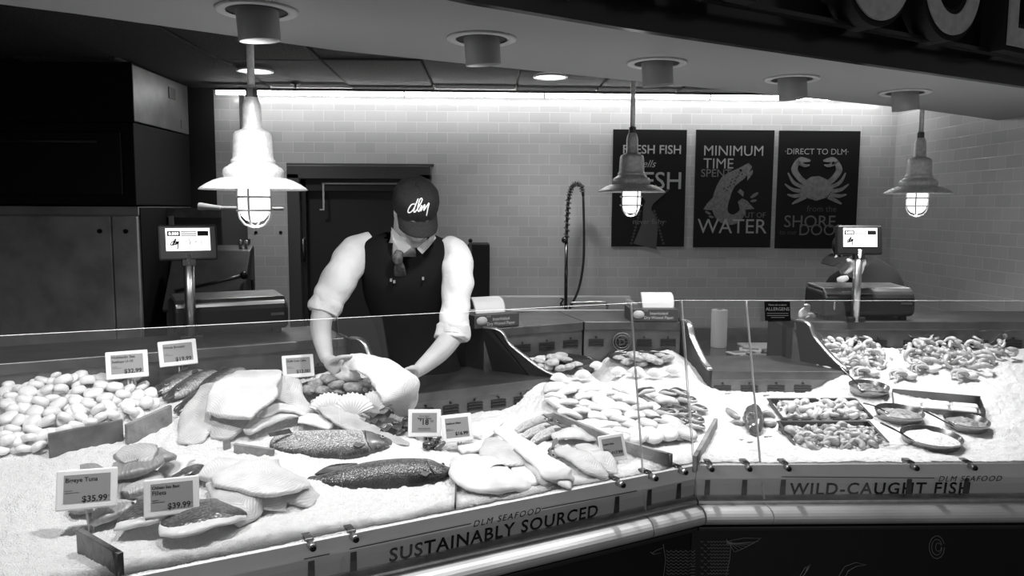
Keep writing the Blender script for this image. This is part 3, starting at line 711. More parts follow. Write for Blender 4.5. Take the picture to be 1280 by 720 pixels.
# coil round the first part
def along(P,t_):
    k=(len(P)-1)*t_; i=min(len(P)-2,int(k)); return P[i].lerp(P[i+1],k-i)
co_=[]
for i in range(22*8+1):
    t_=i/(22*8.); c=along(pth,t_*.93); T_=(along(pth,min(1,t_+.02))-along(pth,max(0,t_-.02))).normalized(); b=T_.cross(V((0,1,0))).normalized(); a_=2*PI*i/8
    co_.append(c+(b*math.cos(a_)+V((0,1,0))*math.sin(a_))*.02)
m=MB(); m.tube(co_,.0038,5); m.build('spring_coil',mat('spring_steel',.22,.3,.9),t)
m=MB(); m.tube([Y(729,243,FY),Y(730,290,FY),Y(729,330,FY),Y(723,362,FY),Y(713,384,FY),Y(709,393,FY)],.009,8,res=4); m.build('hanging_hose',mat('rubber_hose',.03,.5),t)
MB().ball(Y(706,300,FY),.026,seg=12).build('hose_joint',dm,t)
m=MB(); m.tube([Y(712,379,FY-.05),Y(735,378,FY-.07),Y(754,378,FY-.1),Y(759,381,FY-.1),Y(759,387,FY-.1)],.010,8,res=4); m.build('spout',steel,t)
m=MB(); m.box(Y(706,393,FY-.02),(.08,.06,.05)); m.build('valve_body',dm,t,bevel=.01)
m=MB(); m.loft([(Y(704,383,FY-.03),.02,.02),(Y(701,380,FY-.04),.016,.014),(Y(704,374,FY-.05),.016,.01),(Y(700,373,FY-.05),.01,.008)],ends=.1); m.build('lever_handle',dm,t)
# dark wall dispenser behind the man
a_,b_=Y(585,303,5.9),Y(612,396,5.9)
t=thing('towel_dispenser','black wall-mounted dispenser on tiles beside the man','dispenser',((a_.x+b_.x)/2,5.86,b_.z))
MB().box(((a_.x+b_.x)/2,5.86,(a_.z+b_.z)/2),(b_.x-a_.x,.15,a_.z-b_.z)).build('dispenser_case',black,t,bevel=.02,seg=3)
MB().box((a_.x+.02,5.78,a_.z-.10),(.022,.02,.20)).build('latch_bar',mat('dark_chrome2',.16,.3,.8),t,bevel=.004)
MB().ball((a_.x+.02,5.79,a_.z+.018),.016,seg=10).build('latch_knob',black,t)
MB().box(((a_.x+b_.x)/2,5.78,b_.z+.08),(.12,.01,.10)).build('paper_slot',char,t)
# low back table with backsplash, towel roll, board with loose tags
t=thing('work_table','low steel work table with backsplash against the tiles','table',(1.95,5.55,0))
m=MB(); m.box((1.95,5.5,.735),(1.75,.80,.03)); m.build('table_top',mat('table_steel',.16,.22,.8,v2=.12,ns=8),t,bevel=.004)
m=MB(); m.box((1.95,5.91,.79),(1.75,.02,.12)); m.build('backsplash',steel_d,t,bevel=.004)
for x in (1.12,2.78):
    for y in (5.15,5.85): MB().lathe([(.02,0),(.02,.72)],Matrix.Translation((x,y,0)),10).build('leg',steel_d,t)
c=Y(898,437,5.62); c.z=.751
t=thing('paper_towel_roll','white paper towel roll standing on low steel table','paper roll',tuple(c)); M=Matrix.Translation(c)
MB().lathe([(.012,.002),(.056,.0),(.0575,.004),(.0575,.272),(.055,.276),(.021,.276),(.02,.27),(.02,.05)],M,32,cap=False).build('paper',paper,t)
MB().lathe([(.0205,.05),(.0205,.278),(.0185,.278),(.0185,.05)],M,20,cap=False).build('core',mat('card_core',.2,.8),t)
bc=Y(950,447,5.5); bc.z=.751
o=MB().box((2.16,5.46,.760),(.62,.5,.018)).build('cutting_board',white,origin=(2.16,5.46,.751),bevel=.006); tag(o,'white cutting board on low table, spare tags on top','board')
R3=random.Random(8); k=0
for (px,py,an) in ((924,441,.3),(938,437,-.3),(949,444,.1),(956,438,.6),(943,447,-.1),(966,441,-.4),(958,447,.2),(934,446,.8)):
    c=Z(px,py,.772+.006*(k%3)); T_=xf(c,(0,rnd(-.05,.05),an)); R=T_.to_3x3(); k+=1
    t=thing('spare_tag','loose price tag lying in the heap on the cutting board','price tag',tuple(c),None,'spare price tags on the cutting board')
    MB().box(c,(.15,.10,.010),R).build('tag_frame',black if k%3==0 else tag_w,t,bevel=.003); MB().box(c+V((0,0,.006)),(.11,.065,.002),R).build('tag_screen',e_ink,t)
# allergens notice stuck on the glass
M=frame(A(.2425,.075,1.38),V((1,0,0)),(Rt(0,.156,.704)-Rt(0,0,0))); c=Y(971.5,389,2.80)
M=frame(c,V((1,0,0)),V((0,.156,.704)))
t=thing('allergen_notice','small black notice reading Allergens stuck on the glass','notice',tuple(c))
MB().box(M@V((0,0,.003)),(.094,.070,.002),M.to_3x3()).build('card',blackm,t)
g=MB(); 
for s_,sz,y_ in (('Please ask us about',.0085,.020),('ALLERGENS',.0165,.002)): g.add_text(s_,sz,M@Matrix.Translation((0,y_,.0046)),bold=.0002)
for y_ in (-.008,-.016,-.023): g.box(M@V((0,y_,.0044)),(.078 if y_>-.02 else .05,.0016,.0006),M.to_3x3())
g.build('lettering',mat('print_white',.7,.6),t)
# ------------------------------------------------------------------ posters
pw=mat('poster_white',.36,.7); pg=mat('poster_grey',.16,.7); pd=mat('poster_dim',.07,.7); pb=mat('poster_black',.008,.5,spec=.25)
PY_=WY-.02
def pp(px,py,d=0): return Y(px,py,PY_-.002-d*.0012)
def poster(x0,y0,x1,y1,lab):
    a_,b_=Y(x0,y0,PY_),Y(x1,y1,PY_); c=(a_+b_)/2; c.y=WY
    t=thing('poster',lab,'poster',tuple(c),None,'black posters on the tile wall')
    MB().box((c.x,WY-.008,c.z),(b_.x-a_.x,.016,a_.z-b_.z)).build('board',pb,t); return t
def pt_(t,lst,mt=None):
    for i,(s_,px,py,h,mm,bo,sh_) in enumerate(lst):
        g=MB(); M=frame(pp(px,py,2),V((1,0,0)),UP); g.add_text(s_,h/.7*PY_/F,M,bold=bo,shear=sh_,align='CENTER'); g.build('lettering',mm,t)
def flat(g,pts,mi=0,d=0): g.prism([pp(x,y,d) for x,y in pts],V((0,-.001,0)),mi)
def blob(cx,cy,rx,ry,an=0,k=20): return [(cx+rx*math.cos(2*PI*i/k)*math.cos(an)-ry*math.sin(2*PI*i/k)*math.sin(an),cy+rx*math.cos(2*PI*i/k)*math.sin(an)+ry*math.sin(2*PI*i/k)*math.cos(an)) for i in range(k)]
def ribbon(pts,ws,k=6):
    L_,R_=[],[]
    P=[V((a,b)) for a,b in pts]; n=len(P); Q=[]
    for i in range(n-1):
        for j in range(k):
            t=j/k; a,b,c,d=P[max(i-1,0)],P[i],P[i+1],P[min(i+2,n-1)]
            Q.append((.5*((2*b)+(c-a)*t+(2*a-5*b+4*c-d)*t*t+(3*b-a-3*c+d)*t**3),ws[i]+(ws[i+1]-ws[i])*t))
    Q.append((P[-1],ws[-1]))
    for i,(p,w_) in enumerate(Q):
        T_=(Q[min(i+1,len(Q)-1)][0]-Q[max(i-1,0)][0]).normalized(); nn=V((-T_.y,T_.x)); L_.append(tuple(p+nn*w_/2)); R_.append(tuple(p-nn*w_/2))
    return L_,R_
def rib(g,pts,ws,mi=0,d=0,k=6):
    a_,b_=ribbon(pts,ws,k)
    for i in range(len(a_)-1): flat(g,[a_[i],a_[i+1],b_[i+1],b_[i]],mi,d)
t=poster(767,161.5,855,308.5,'black poster with fresh fish lettering, half behind the middle pendant')
pt_(t,[('FRESH FISH',815,192,10.5,pw,.001,0),('smells',803,209,9,pw,.0,.4),('FRESH',812,236,21,pw,.001,0),('never fishy·',812,280,6.5,pg,.0,0)])
g=MB(); rib(g,[(816,238),(812,252),(809,262),(812,280),(806,308)],[22,10,10,20,30],0); flat(g,[(800,240),(809,256),(815,256),(838,236),(826,240),(818,243),(810,241)],0,1)
g.build('fish_picture',pd,t)
g=MB()
for i in range(11):
    for sx in (-1,1): g.prism([pp(809+sx*(9+i*1.1)+a*1.0,264+i*4+b,2) for a,b in ((-2,0),(0,-2),(2,0),(0,2))],V((0,-.001,0)))
g.build('seaweed_picture',mat('poster_dim2',.05,.7),t)
t=poster(871,162,963,309.5,'black poster about minimum time with leaping fish drawing')
pt_(t,[('MINIMUM',917,194.5,12.4,pw,0,0),('TIME',898,210.5,12.6,pw,0,0),('SPENT',895,221,9.5,pg,.0003,0),('OUT OF',940,272,6.5,pg,0,0),('WATER',915,291.5,18,pw,0,0)])
g=MB(); rib(g,[(938,206),(926,217),(910,228),(902,246),(900,262),(906,272),(918,274),(928,264),(925,251)],[6,15,20,21,19,16,12,8,6],0,0)
flat(g,[(922,252),(928,248),(934,251),(943,261),(934,262),(926,260)],0,1); flat(g,[(895,243),(884,254),(879,262),(893,263)],0,1); flat(g,[(925,236),(930,240),(929,246),(922,240)],0,1); flat(g,[(934,217),(941,212),(941,217),(934,226)],0,1)
g.build('fish_picture',mat('poster_fish',.22,.7,v2=.12,ns=60),t)
g=MB()
for i in range(13): g.prism([pp(*q,2) for q in blob(905+i*1.7+(i%3)*2,236-i*2+(i%2)*4,1.1,.8,0,6)],V((0,-.0006,0)))
g.prism([pp(*q,2) for q in blob(926,213,1.6,1.6,0,8)],V((0,-.0006,0)))
g.build('fish_spots',pb,t)
g=MB()
for q in (blob(943,244,6,2,-.6),blob(942,251,4,1.6,-.2),blob(885,266,4,1.6,.5),blob(889,271,3.5,1.4,.2)): g.prism([pp(a,b,1) for a,b in q],V((0,-.0006,0)))
g.build('water_drops',pg,t)
t=poster(975,163,1069,311,'black poster with crab drawing, directly behind the far scale display')
pt_(t,[('·DIRECT TO DLM·',1021,193,7.2,pw,.000,0),('from the',1027,264.5,7.5,pd,0,0),('SHORE',1012,284,15,pg,0,0),('to our',985,293,6,pd,0,0),('DOOR',1027,294,14,pg,0,0)])
cm_=mat('poster_crab',.15,.7,v2=.26,ns=30)
g=MB(); flat(g,[(1001,237),(1006,226),(1014,221),(1024,220),(1035,225),(1041,236),(1033,247),(1020,251),(1008,247)],0,1)
for sx in (-1,1):
    c0=1021; f=lambda x,y:(c0+sx*(x),y)
    rib(g,[f(14,229),f(22,222),f(28,212),f(24,202)],[7,7,8,6]); rib(g,[f(24,205),f(19,200),f(8,201)],[10,8,2]); rib(g,[f(24,203),f(15,207),f(9,206)],[5,4,1.5])
    for a_,(p1,p2,p3) in enumerate((((17,234),(29,228),(36,216)),((18,239),(30,237),(40,230)),((16,243),(28,245),(37,243)),((14,246),(24,251),(31,255)))): rib(g,[f(*p1),f(*p2),f(*p3)],[5,4.5,1.5])
g.build('crab_picture',cm_,t)
# ------------------------------------------------------------------ left corner equipment
stn=mat('hood_steel',.20,.45,.35,v2=.11,ns=5); lc=mat('cabinet_steel',.38,.5,.2,v2=.26,ns=4)
HX=-2.16
t=thing('exhaust_hood','steel hood box under the ceiling over the dark oven','hood',(-2.8,5.35,2.27))
MB().box((-2.78,5.36,2.44),(1.24,.9,.34)).build('hood_shell',[stn],t,bevel=.004)
MB().box((-2.78,4.905,2.44),(1.26,.012,.355)).build('front_shade',blackm,t)  # black sheet puts the unlit look of the steel hood front into colour
MB().box((HX+.003,5.52,2.52),(.004,.11,.075)).build('rating_plate',char,t)
MB().box((HX+.002,5.7,2.33),(.003,.07,.06)).build('sticker',mat('sticker_grey',.16,.6),t)
t=thing('wall_oven','black oven stack between steel cabinet and hood','oven',(-2.8,5.35,1.76))
MB().box((-2.78,5.36,2.01),(1.24,.9,.50)).build('oven_shell',blackm,t,bevel=.006)
m=MB(); m.box((-2.78,4.90,2.01),(1.1,.02,.38)); m.build('oven_door',black,t,bevel=.006)
m=MB(); m.tube([(-3.2,4.87,2.14),(-2.36,4.87,2.14)],.010,8); m.build('door_handle',char,t)
t=thing('steel_cabinet','tall worn steel cabinet with two doors at the dark corner','cabinet',(-2.8,5.35,0))
MB().box((-2.78,5.38,.875),(1.24,.86,1.75)).build('cabinet_body',lc,t,bevel=.005)
xs=[-3.40,-2.80,-2.465,HX]
MB().box((HX+.003,5.38,.875),(.008,.87,1.745)).build('side_shade',blackm,t)  # black sheet painting the shade of the recess beside the cabinet
MB().box((-2.78,4.935,1.725),(1.24,.02,.05)).build('top_rail',lc,t)
xs=[-3.38,Y(-10,300,4.92).x,Y(141,300,4.92).x,HX-.0]
for i in (1,2):
    d=MB().box(((xs[i]+xs[i+1])/2,4.925,.88),(xs[i+1]-xs[i]-.008,.03,1.62)).build('cabinet_door',mat('cabinet_door_steel',.45,.5,.2,v2=.26,ns=6),t,bevel=.004)
    MB().lathe([(.014,0),(.014,.012),(.006,.02),(0,.02)],frame((xs[i+1]-.07,4.91,1.60),(1,0,0),(0,0,1)),12).build('door_latch',blackm,d)
t=thing('ice_machine','dark ice machine with slanted steel hatch beside tiled wall','ice machine',(-1.95,5.6,0))
MB().box((-1.97,5.62,.87),(.36,.56,1.74)).build('machine_body',mat('machine_dark',.035,.4,.3),t,bevel=.006)
MB().box((-1.97,5.335,1.71),(.37,.01,.06)).build('top_trim',steel_d,t)
MB().box((-2.12,5.33,1.63),(.03,.01,.12)).build('side_label',mat('sticker_grey',.16,.6),t)
m=MB(); pf=[(5.34,1.50),(5.20,1.46),(4.98,1.10),(4.98,.5),(5.34,.5)]
a_,b_=Y(222,330,5.2).x,Y(311,330,5.2).x
m.prism([V((a_,y,z)) for y,z in pf],V((b_-a_,0,0))); m.build('bin',mat('bin_steel',.16,.45,.5,v2=.10,ns=5),t,bevel=.012)
m=MB(); m.prism([V((a_-.01,y,z)) for y,z in ((5.24,1.50),(5.17,1.47),(4.95,1.11),(4.96,1.09),(5.02,1.09),(5.25,1.45))],V((b_-a_+.03,0,0))); h=m.build('hatch',mat('hatch_steel',.17,.35,.7,v2=.10,ns=6),t,bevel=.006)
m=MB(); y0=5.04; m.tube([V((a_+.06,4.995,1.22)),V((b_-.06,4.995,1.30)),V((b_+.02,5.03,1.32))],.012,8); m.build('hatch_bar',steel_d,h)
MB().ball((b_+.02,5.03,1.32),.028,seg=10).build('bar_knob',black,h)
for x in (a_+.45,b_-.05): MB().lathe([(.012,0),(.012,.045),(0,.05)],Matrix.Translation((x,5.2,1.49)),10).build('hinge_pin',steel,h)
t=thing('wall_conduit','dark vertical conduit pipe on tiles beside the door','pipe',(-1.86,5.9,1.3)); p=Y(304,200,5.9)
m=MB(); m.tube([V((p.x,5.9,.1)),V((p.x,5.9,CZ))],.018,10); m.build('pipe',char,t)
m=MB(); m.box((p.x,5.915,1.5),(.05,.05,.03)); m.box((p.x,5.915,2.2),(.05,.05,.03)); m.build('pipe_strap',char,t)
for px,py in ((320,290.5),(351,290.5)):
    c=Y(px,py,WY); o=MB().lathe([(.012,0),(.012,.008),(.004,.012),(0,.012)],frame(c,(1,0,0),(0,0,1)),12).build('wall_anchor',blackm,origin=tuple(c)); tag(o,'small black plug in tiles under the brightest pendant','wall plug','wall plugs')
c=Y(316,372,5.3); t=thing('rubber_handle','short black handle upright beside the slanted hatch','handle',tuple(c))
MB().loft([(Y(317,388,5.2),.03,.02),(Y(316,366,5.2),.026,.018),(Y(315,348,5.2),.03,.02)],ends=.1).build('grip',blackm,t)
# white brush / paddle lying across the top of the ice machine
a_=Y(249,257,5.25); t=thing('white_paddle','white long-handled paddle lying on top of the ice machine','paddle',tuple(a_)); wp=mat('paddle_white',.75,.4)
m=MB(); m.loft([(Y(249,258,5.30)+V((0,0,.0)),.10,.055),(Y(262,259,5.30),.085,.040),(Y(277,260,5.30),.05,.03)],up=(0,0,1),ends=.08,ex=3); m.build('blade',wp,t)
m=MB(); m.loft([(Y(275,260,5.30),.03,.026),(Y(310,260.5,5.30),.026,.024),(Y(355,261,5.30),.026,.024)],ends=.06); m.build('handle',wp,t)
# ------------------------------------------------------------------ wooden dividers
def board(px0,py0,px1,py1,h,lab,mt=wood,th=.016,z0=-.02,tilt=0.):
    p=ICE(px0,py0); q=ICE(px1,py1); d=(q-p); d.z=0
    t=V((-d.y,d.x,0)).normalized()*th
    m=MB(); k=8; A_=[]; 
    m.prism([p+V((0,0,z0)),q+V((0,0,z0)),q+V((0,0,h)),p+V((0,0,h))],t)
    c=(p+q)/2; o=m.build('wooden_divider',mt,origin=tuple(c),bevel=.002); return tag(o,lab,'divider',group='wooden boards dividing the ice')
board(62,572,155,552,.075,'dark wet board holding the scallops, next to a paler one',wood_d)
board(160,557,216,531,.070,'pale weathered board at the end of the scallops')
board(292,566,342,573,.030,'short grey board in ice below the big draped fillets')
board(280,563,289,561,.036,'stubby wood block at end of a short grey board')
board(96,690,148,722,.060,'wet wooden board in the ice beside the tuna corner',wood_d)
board(691,532,760,562,.055,'long wooden board slanting behind the catfish price tag')
board(779,567,838,585,.048,'grey wooden board end right of the catfish price tag')
board(871,584,897,535,.040,'narrow wooden board between corner tray and lobster ice')
# ================================================================== SEAFOOD
fw=flesh('fillet_white',.72,.44,freq=.0095,amt=.8,bump=.18); fpale=flesh('fillet_pale',.60,.34,freq=.009,bump=.25,amt=.8); fsm=flesh('fillet_smooth',.72,.56,freq=.02,bump=.08,amt=.15); fgry=flesh('fillet_grey',.46,.30,freq=.012,bump=.15,amt=.3)
ftuna=flesh('tuna_flesh',.30,.16,freq=.012,bump=.2,chev=.3,amt=.5); ftl=flesh('tuna_pale',.48,.30,freq=.010,bump=.3,chev=.5)
bronz=scaly('bronzini_skin',.02,.07,.45,160); salm=scaly('salmon_skin',.03,.38,.55,190,spark=.75); dfish=scaly('dark_bass_skin',.012,.06,.14,170,spark=.7); seab=scaly('sea_bass_skin',.06,.10,.22,150,spark=.8)
headm=mat('fish_head_dark',.05,.25,v2=.16,ns=14); finm=mat('fin_dark',.03,.4,v2=.07,ns=40); eyem=mat('fish_eye',.01,.1); eyer=mat('fish_eye_ring',.35,.3); mouthm=mat('mouth_dark',.015,.3)
def P3(q): return ICE(q[0],q[1],q[2] if len(q)>2 else 0.)
def fillet(lab,pts,w,h,mt=fw,name='fish_fillet',up=(0,-.18,1),ex=2.3,ends=.085,cat='fish fillet',group=None,wob=.005,skin=None,ntype=26):
    k=len(pts); ws=w if isinstance(w,(list,tuple)) else [w]*k; hs=h if isinstance(h,(list,tuple)) else [h]*k
    P=[P3(q) for q in pts]; o=sum(P,V())/k
    m=MB(); m.loft([(p-V((0,0,.004)),a*1.04,b*.74) for p,a,b in zip(P,ws,hs)],seg=ntype,res=7,up=up,ex=max(ex,2.9),ends=ends,base=True,flatb=.3,wob=wob,irr=.22)
    f=tag(m.build(name,mt,origin=tuple(o)),lab,cat,group)
    if skin:
        m=MB(); m.loft([(p+V((0,.012,.0)),a*.95,b*1.12) for p,a,b in zip(P,ws,hs)],seg=ntype,res=7,up=up,ex=2.8,ends=ends,base=True,flatb=.02,wob=wob,irr=.22); m.build('skin',skin,f)
    return f
# --- big draped pile at the back of the angled run
fillet('smooth grey skinned tail fillet behind the silver fish',[(392,500,.05),(412,506,.06),(438,528,.035),(470,540,.02),(512,556,.005)],[.05,.10,.085,.06,.03],[.02,.03,.03,.025,.012],fgry)
fillet('pale fillet hanging down the far end of the draped pile',[(268,478,.06),(256,502,.045),(246,530,.02),(238,556,.0)],[.07,.11,.12,.075],[.02,.035,.035,.022],fpale)
fillet('short pale fillet tucked under the biggest draped fillet',[(302,505,.05),(288,525,.03),(276,550,.004)],[.13,.15,.07],[.03,.045,.03],fpale)
fillet('pale twisted fillet draped beside the biggest one',[(343,474,.09),(356,483,.085),(368,500,.055),(392,520,.03)],[.10,.13,.09,.03],[.025,.03,.03,.02],fpale)
fillet('plump white fillet lying under the twisted one',[(308,541,.03),(328,528,.04),(352,520,.045),(374,518,.04)],[.045,.07,.06,.03],[.03,.04,.035,.02],fsm)
fillet('second white fillet above the plump white one',[(326,522,.06),(344,511,.065),(366,512,.06),(382,518,.04)],[.03,.05,.05,.03],[.02,.03,.03,.02],fsm)
fillet('white fillet slab half under the grey tail fillet',[(372,524,.035),(392,526,.035),(416,534,.025)],[.06,.075,.05],[.03,.035,.02],fsm)
fillet('biggest draped white fillet on top of its pile',[(325,464,.10),(312,478,.115),(298,498,.105),(283,522,.075)],[.17,.215,.22,.18],[.025,.04,.045,.03],fw,ex=4,ends=.05)
# --- whole fish
def fish(lab,spine,hts,thick,skin,up,head_t=.76,dors=None,tail=True,name='whole_fish',cat='fish',group=None,hm=headm):
    P=[P3(q)-V((0,0,.012)) for q in spine]; o=sum(P,V())/len(P); k=len(P); up=V(up)
    m=MB(); m.loft([(p,h,h*thick) for p,h in zip(P,hts)],seg=20,res=8,up=up,ex=2.,ends=.05)
    f=tag(m.build(name,skin,origin=tuple(o)),lab,cat,group)
    def at(t):
        x=t*(k-1); i=min(k-2,int(x)); r=x-i; return P[i].lerp(P[i+1],r),hts[i]+(hts[i+1]-hts[i])*r
    p0,h0=at(head_t); p1,h1=at((1+head_t)/2); p2,h2=at(1.)
    T=(p2-p0).normalized(); sd=T.cross(up).normalized()*-1; 
    nn=T.cross(sd).normalized()
    if nn.dot(up)<0: nn=-nn
    m=MB(); m.loft([(p0-T*.006,h0*1.0,h0*thick*1.02),(p0.lerp(p1,.25),h0*1.05,h0*thick*1.12),(p1,h1*1.05,h1*thick*1.12),(p2+T*.003,h2*1.05,h2*thick*1.2)],seg=20,res=6,up=up,ends=.05); hd=m.build('head',hm,f)
    m=MB(); m.loft([(p1-sd*h1*.26,h1*.4,h1*thick*.7),(p1.lerp(p2,.6)-sd*h1*.34,h1*.26,h1*thick*.5),(p2-T*.004-sd*(h2*.5+.010),.010,.010)],seg=10,res=4,up=up,ends=.12); m.build('lower_jaw',hm,hd)
    e=p1+T*((p2-p1).length*.25)+nn*(h1*thick*.53)+sd*h1*.16
    m=MB(); m.lathe([(.0075,0),(.007,.0015),(.0045,.002)],frame(e,T,sd) if T.cross(sd).dot(nn)>0 else frame(e,sd,T),14); m.build('eye_ring',eyer,hd)
    m=MB(); m.ball(e,.005,seg=10); m.build('eye',eyem,hd)
    m=MB(); q=p2-T*.002-sd*h2*.05; m.tube([q+T*.004,q-T*.02-sd*.006+nn*h1*thick*.42,q-T*.04-sd*.014+nn*h1*thick*.42],.0016,5,res=3); m.build('mouth',mouthm,hd)
    g_=p0.lerp(p1,.2); m=MB(); m.tube([g_+sd*h0*.40+nn*h0*thick*.36,g_+sd*h0*.15+nn*h0*thick*.55-T*.008,g_-sd*h0*.2+nn*h0*thick*.52-T*.006,g_-sd*h0*.42+nn*h0*thick*.3+T*.006],.0018,5,res=4); m.build('gill_slit',mouthm,hd)
    # pectoral fin, dorsal fin, tail
    pf=p0-T*.004+nn*h0*thick*.5-sd*h0*.22
    m=MB(); m.prism([pf,pf-T*.035+sd*.010,pf-T*.045-sd*.004,pf-T*.03-sd*.014],nn*.0025); m.build('pectoral_fin',finm,f)
    if dors:
        a,b,hh=dors; pts=[]; 
        for i in range(7):
            t=a+(b-a)*i/6; p,h=at(t); pts.append((p+sd*h*.44,p+sd*(h*.44+hh*math.sin(PI*(.18+.75*(1-i/6))))-T*.012))
        m=MB(); m.prism([x[0] for x in pts]+[x[1] for x in pts[::-1]],nn*.003); m.build('dorsal_fin',finm,f)
    if tail:
        p,h=at(0); m=MB(); m.prism([p+T*.01-sd*h*.4,p+T*.01+sd*h*.4,p-T*.05+sd*.048,p-T*.035,p-T*.055-sd*.042],nn*.004); m.build('tail_fin',finm,f)
    return f
UPF=(.0,-.62,.78)
fish('silver whole salmon with dark head lying on ice',[(338,549,.02),(365,551,.03),(405,552,.035),(440,551,.035),(468,549,.03),(489,549,.02)],[.055,.100,.120,.116,.090,.022],.45,salm,UPF,.70,None,False)
m=MB(); p=ICE(338,546,.05); q=ICE(362,540,.055); m.prism([p,p+V((-.008,0,.012)),q+V((0,0,.012)),q+V((.01,0,-.004))],V((0,-.003,.001))); m.build('adipose_fin',finm,[o for o in bpy.data.objects if o.get('label')=='silver whole salmon with dark head lying on ice'][0])
fish('dark whole bass with raised back fin in front of salmon',[(384,595,.015),(402,595,.02),(430,594,.03),(470,591,.035),(515,588,.035),(545,585,.03),(561,583,.018)],[.022,.040,.080,.114,.118,.090,.026],.48,dfish,UPF,.76,(.15,.45,.026),False)
for i,(a,b,lab) in enumerate((((193,488),(232,468),'bronzini head nearest the scallops'),((208,496),(247,470),'bronzini head second from the scallops, above another'),((246,488),(282,466),'bronzini head tucked against the big draped fillets'),((222,512),(262,486),'lowest bronzini head, just above the pale board end'))):
    fish(lab,[(b[0]+26,b[1]-10,-.03),(b[0]+4,b[1]-2,.025),((a[0]*.5+b[0]*.5),(a[1]*.5+b[1]*.5),.038),(a[0],a[1],.028)],[.05,.085,.082,.016],.55,bronz,(-.1,-.62,.78),.45,None,False,name='whole_bronzini',group='whole bronzini heads poking out of ice',hm=mat('bronzini_head',.025,.22,v2=.11,ns=10))
# --- front fillet pile
fillet('pale fillet end sagging at far side of front pile',[(350,614,.01),(372,618,.015),(396,626,.0)],[.06,.10,.06],[.03,.04,.018],fpale)
fillet('small ridged fillet piece under the broad white slab',[(318,618,.02),(338,626,.02),(358,632,.004)],[.07,.085,.06],[.03,.035,.025],fw)
fillet('long pale fillet slanting to the ice front of pile',[(262,602,.035),(284,618,.04),(302,634,.035),(316,650,.006)],[.03,.09,.11,.085],[.02,.035,.04,.03],fpale)
fillet('thick white fillet block beside the broad white slab',[(292,576,.045),(278,587,.045),(262,602,.03)],[.11,.12,.09],[.03,.04,.04],fw)
fillet('broad white slab fillet topping the front pile',[(283,588,.055),(310,594,.065),(345,600,.06),(386,604,.03)],[.13,.20,.18,.05],[.03,.05,.045,.02],fw,ex=4,ends=.05)
fillet('pale fillet curling behind the sea bass price tag',[(240,570,.035),(224,577,.035),(208,596,.015)],[.05,.08,.07],[.025,.03,.025],fsm)
fillet('rolled dark-skinned fillet just behind sea bass price tag',[(216,600,.03),(234,592,.04),(252,584,.035)],[.035,.05,.04],[.03,.04,.035],seab)
fillet('dark-skinned sea bass fillet with white edge, nearer the tuna',[(152,650,.03),(176,644,.04),(206,630,.045)],[.12,.16,.13],[.03,.045,.04],fsm,skin=seab,up=(0,-.1,1))
fillet('dark-skinned sea bass fillet with white edge, below price tag',[(200,658,.03),(235,650,.04),(266,642,.04),(294,640,.02)],[.10,.165,.165,.12],[.03,.045,.045,.03],fsm,skin=seab,up=(0,-.1,1))
# tuna steaks
def steak(lab,pts,w,h,mt=ftuna):
    w=[x*1.25 for x in w]; h=[x*1.15 for x in h]
    return fillet(lab,pts,w,h,mt,name='tuna_steak',cat='tuna steak',ex=3.8,ends=.06,up=(0,-.3,1))
steak('small tuna steak peeping over the tuna price tag',[(100,590,.03),(114,588,.03),(128,591,.02)],[.05,.06,.04],[.03,.03,.03])
steak('tuna steak lying mostly behind its price tag',[(95,622,.02),(120,618,.03),(146,612,.03)],[.10,.13,.10],[.035,.04,.035])
steak('dark tuna steak in the middle of tuna heap',[(140,612,.03),(165,602,.04),(192,592,.03)],[.07,.09,.06],[.03,.04,.03],ftuna)
steak('pale-edged tuna slice sloping across tuna heap',[(157,622,.03),(176,611,.04),(198,600,.035)],[.03,.045,.035],[.04,.045,.035],ftl)
steak('thick tuna steak, second from top of the heap',[(140,592,.065),(168,585,.075),(198,574,.07)],[.06,.075,.06],[.035,.045,.04],ftuna)
steak('rounded pale tuna steak on top of the heap',[(148,578,.085),(170,568,.095),(195,569,.09)],[.05,.085,.06],[.03,.035,.03],ftl)
steak('dark end of tuna beside the topmost steak',[(192,572,.07),(204,570,.075),(214,572,.06)],[.05,.055,.03],[.035,.04,.03],ftuna)
steak('grained tuna slab at the ice front of the heap',[(118,648,.015),(136,640,.03),(154,628,.03)],[.05,.07,.06],[.04,.045,.03],ftl)
for i,(x,y) in enumerate(((146,658),(150,653))):
    pass
# --- cod / haddock on the flat tray
fillet('white fillet behind the haddock tag, against the panel',[(590,546,.02),(604,536,.035),(622,524,.04)],[.10,.12,.05],[.03,.035,.02],fsm)
fillet('white fillet tucked between largest haddock and tag',[(574,562,.01),(592,558,.02),(612,556,.02)],[.07,.08,.06],[.03,.03,.03],fsm)
fillet('short haddock tail slice just beyond the largest fillet',[(646,584,.01),(658,592,.02),(672,604,.006)],[.05,.08,.055],[.02,.03,.02],fsm)
fillet('rounded haddock loin between two longer fillets',[(662,578,.02),(676,590,.025),(690,606,.008)],[.05,.065,.05],[.03,.035,.025],fpale)
fillet('largest smooth white haddock fillet at the tray divider',[(582,570,.01),(592,582,.025),(606,596,.025),(640,600,.015),(655,602,.0)],[.10,.16,.19,.15,.09],[.03,.05,.05,.045,.03],fsm,ex=2.6)
fillet('triangular grey-white fillet in the haddock heap',[(614,548,.045),(622,562,.045),(636,572,.035),(662,576,.025)],[.04,.12,.12,.04],[.02,.035,.03,.02],fpale)
fillet('long diagonal white fillet crossing the haddock heap',[(622,534,.06),(648,553,.055),(674,573,.045),(700,594,.03),(716,604,.01)],[.06,.075,.085,.10,.08],[.02,.03,.035,.03,.02],fsm)
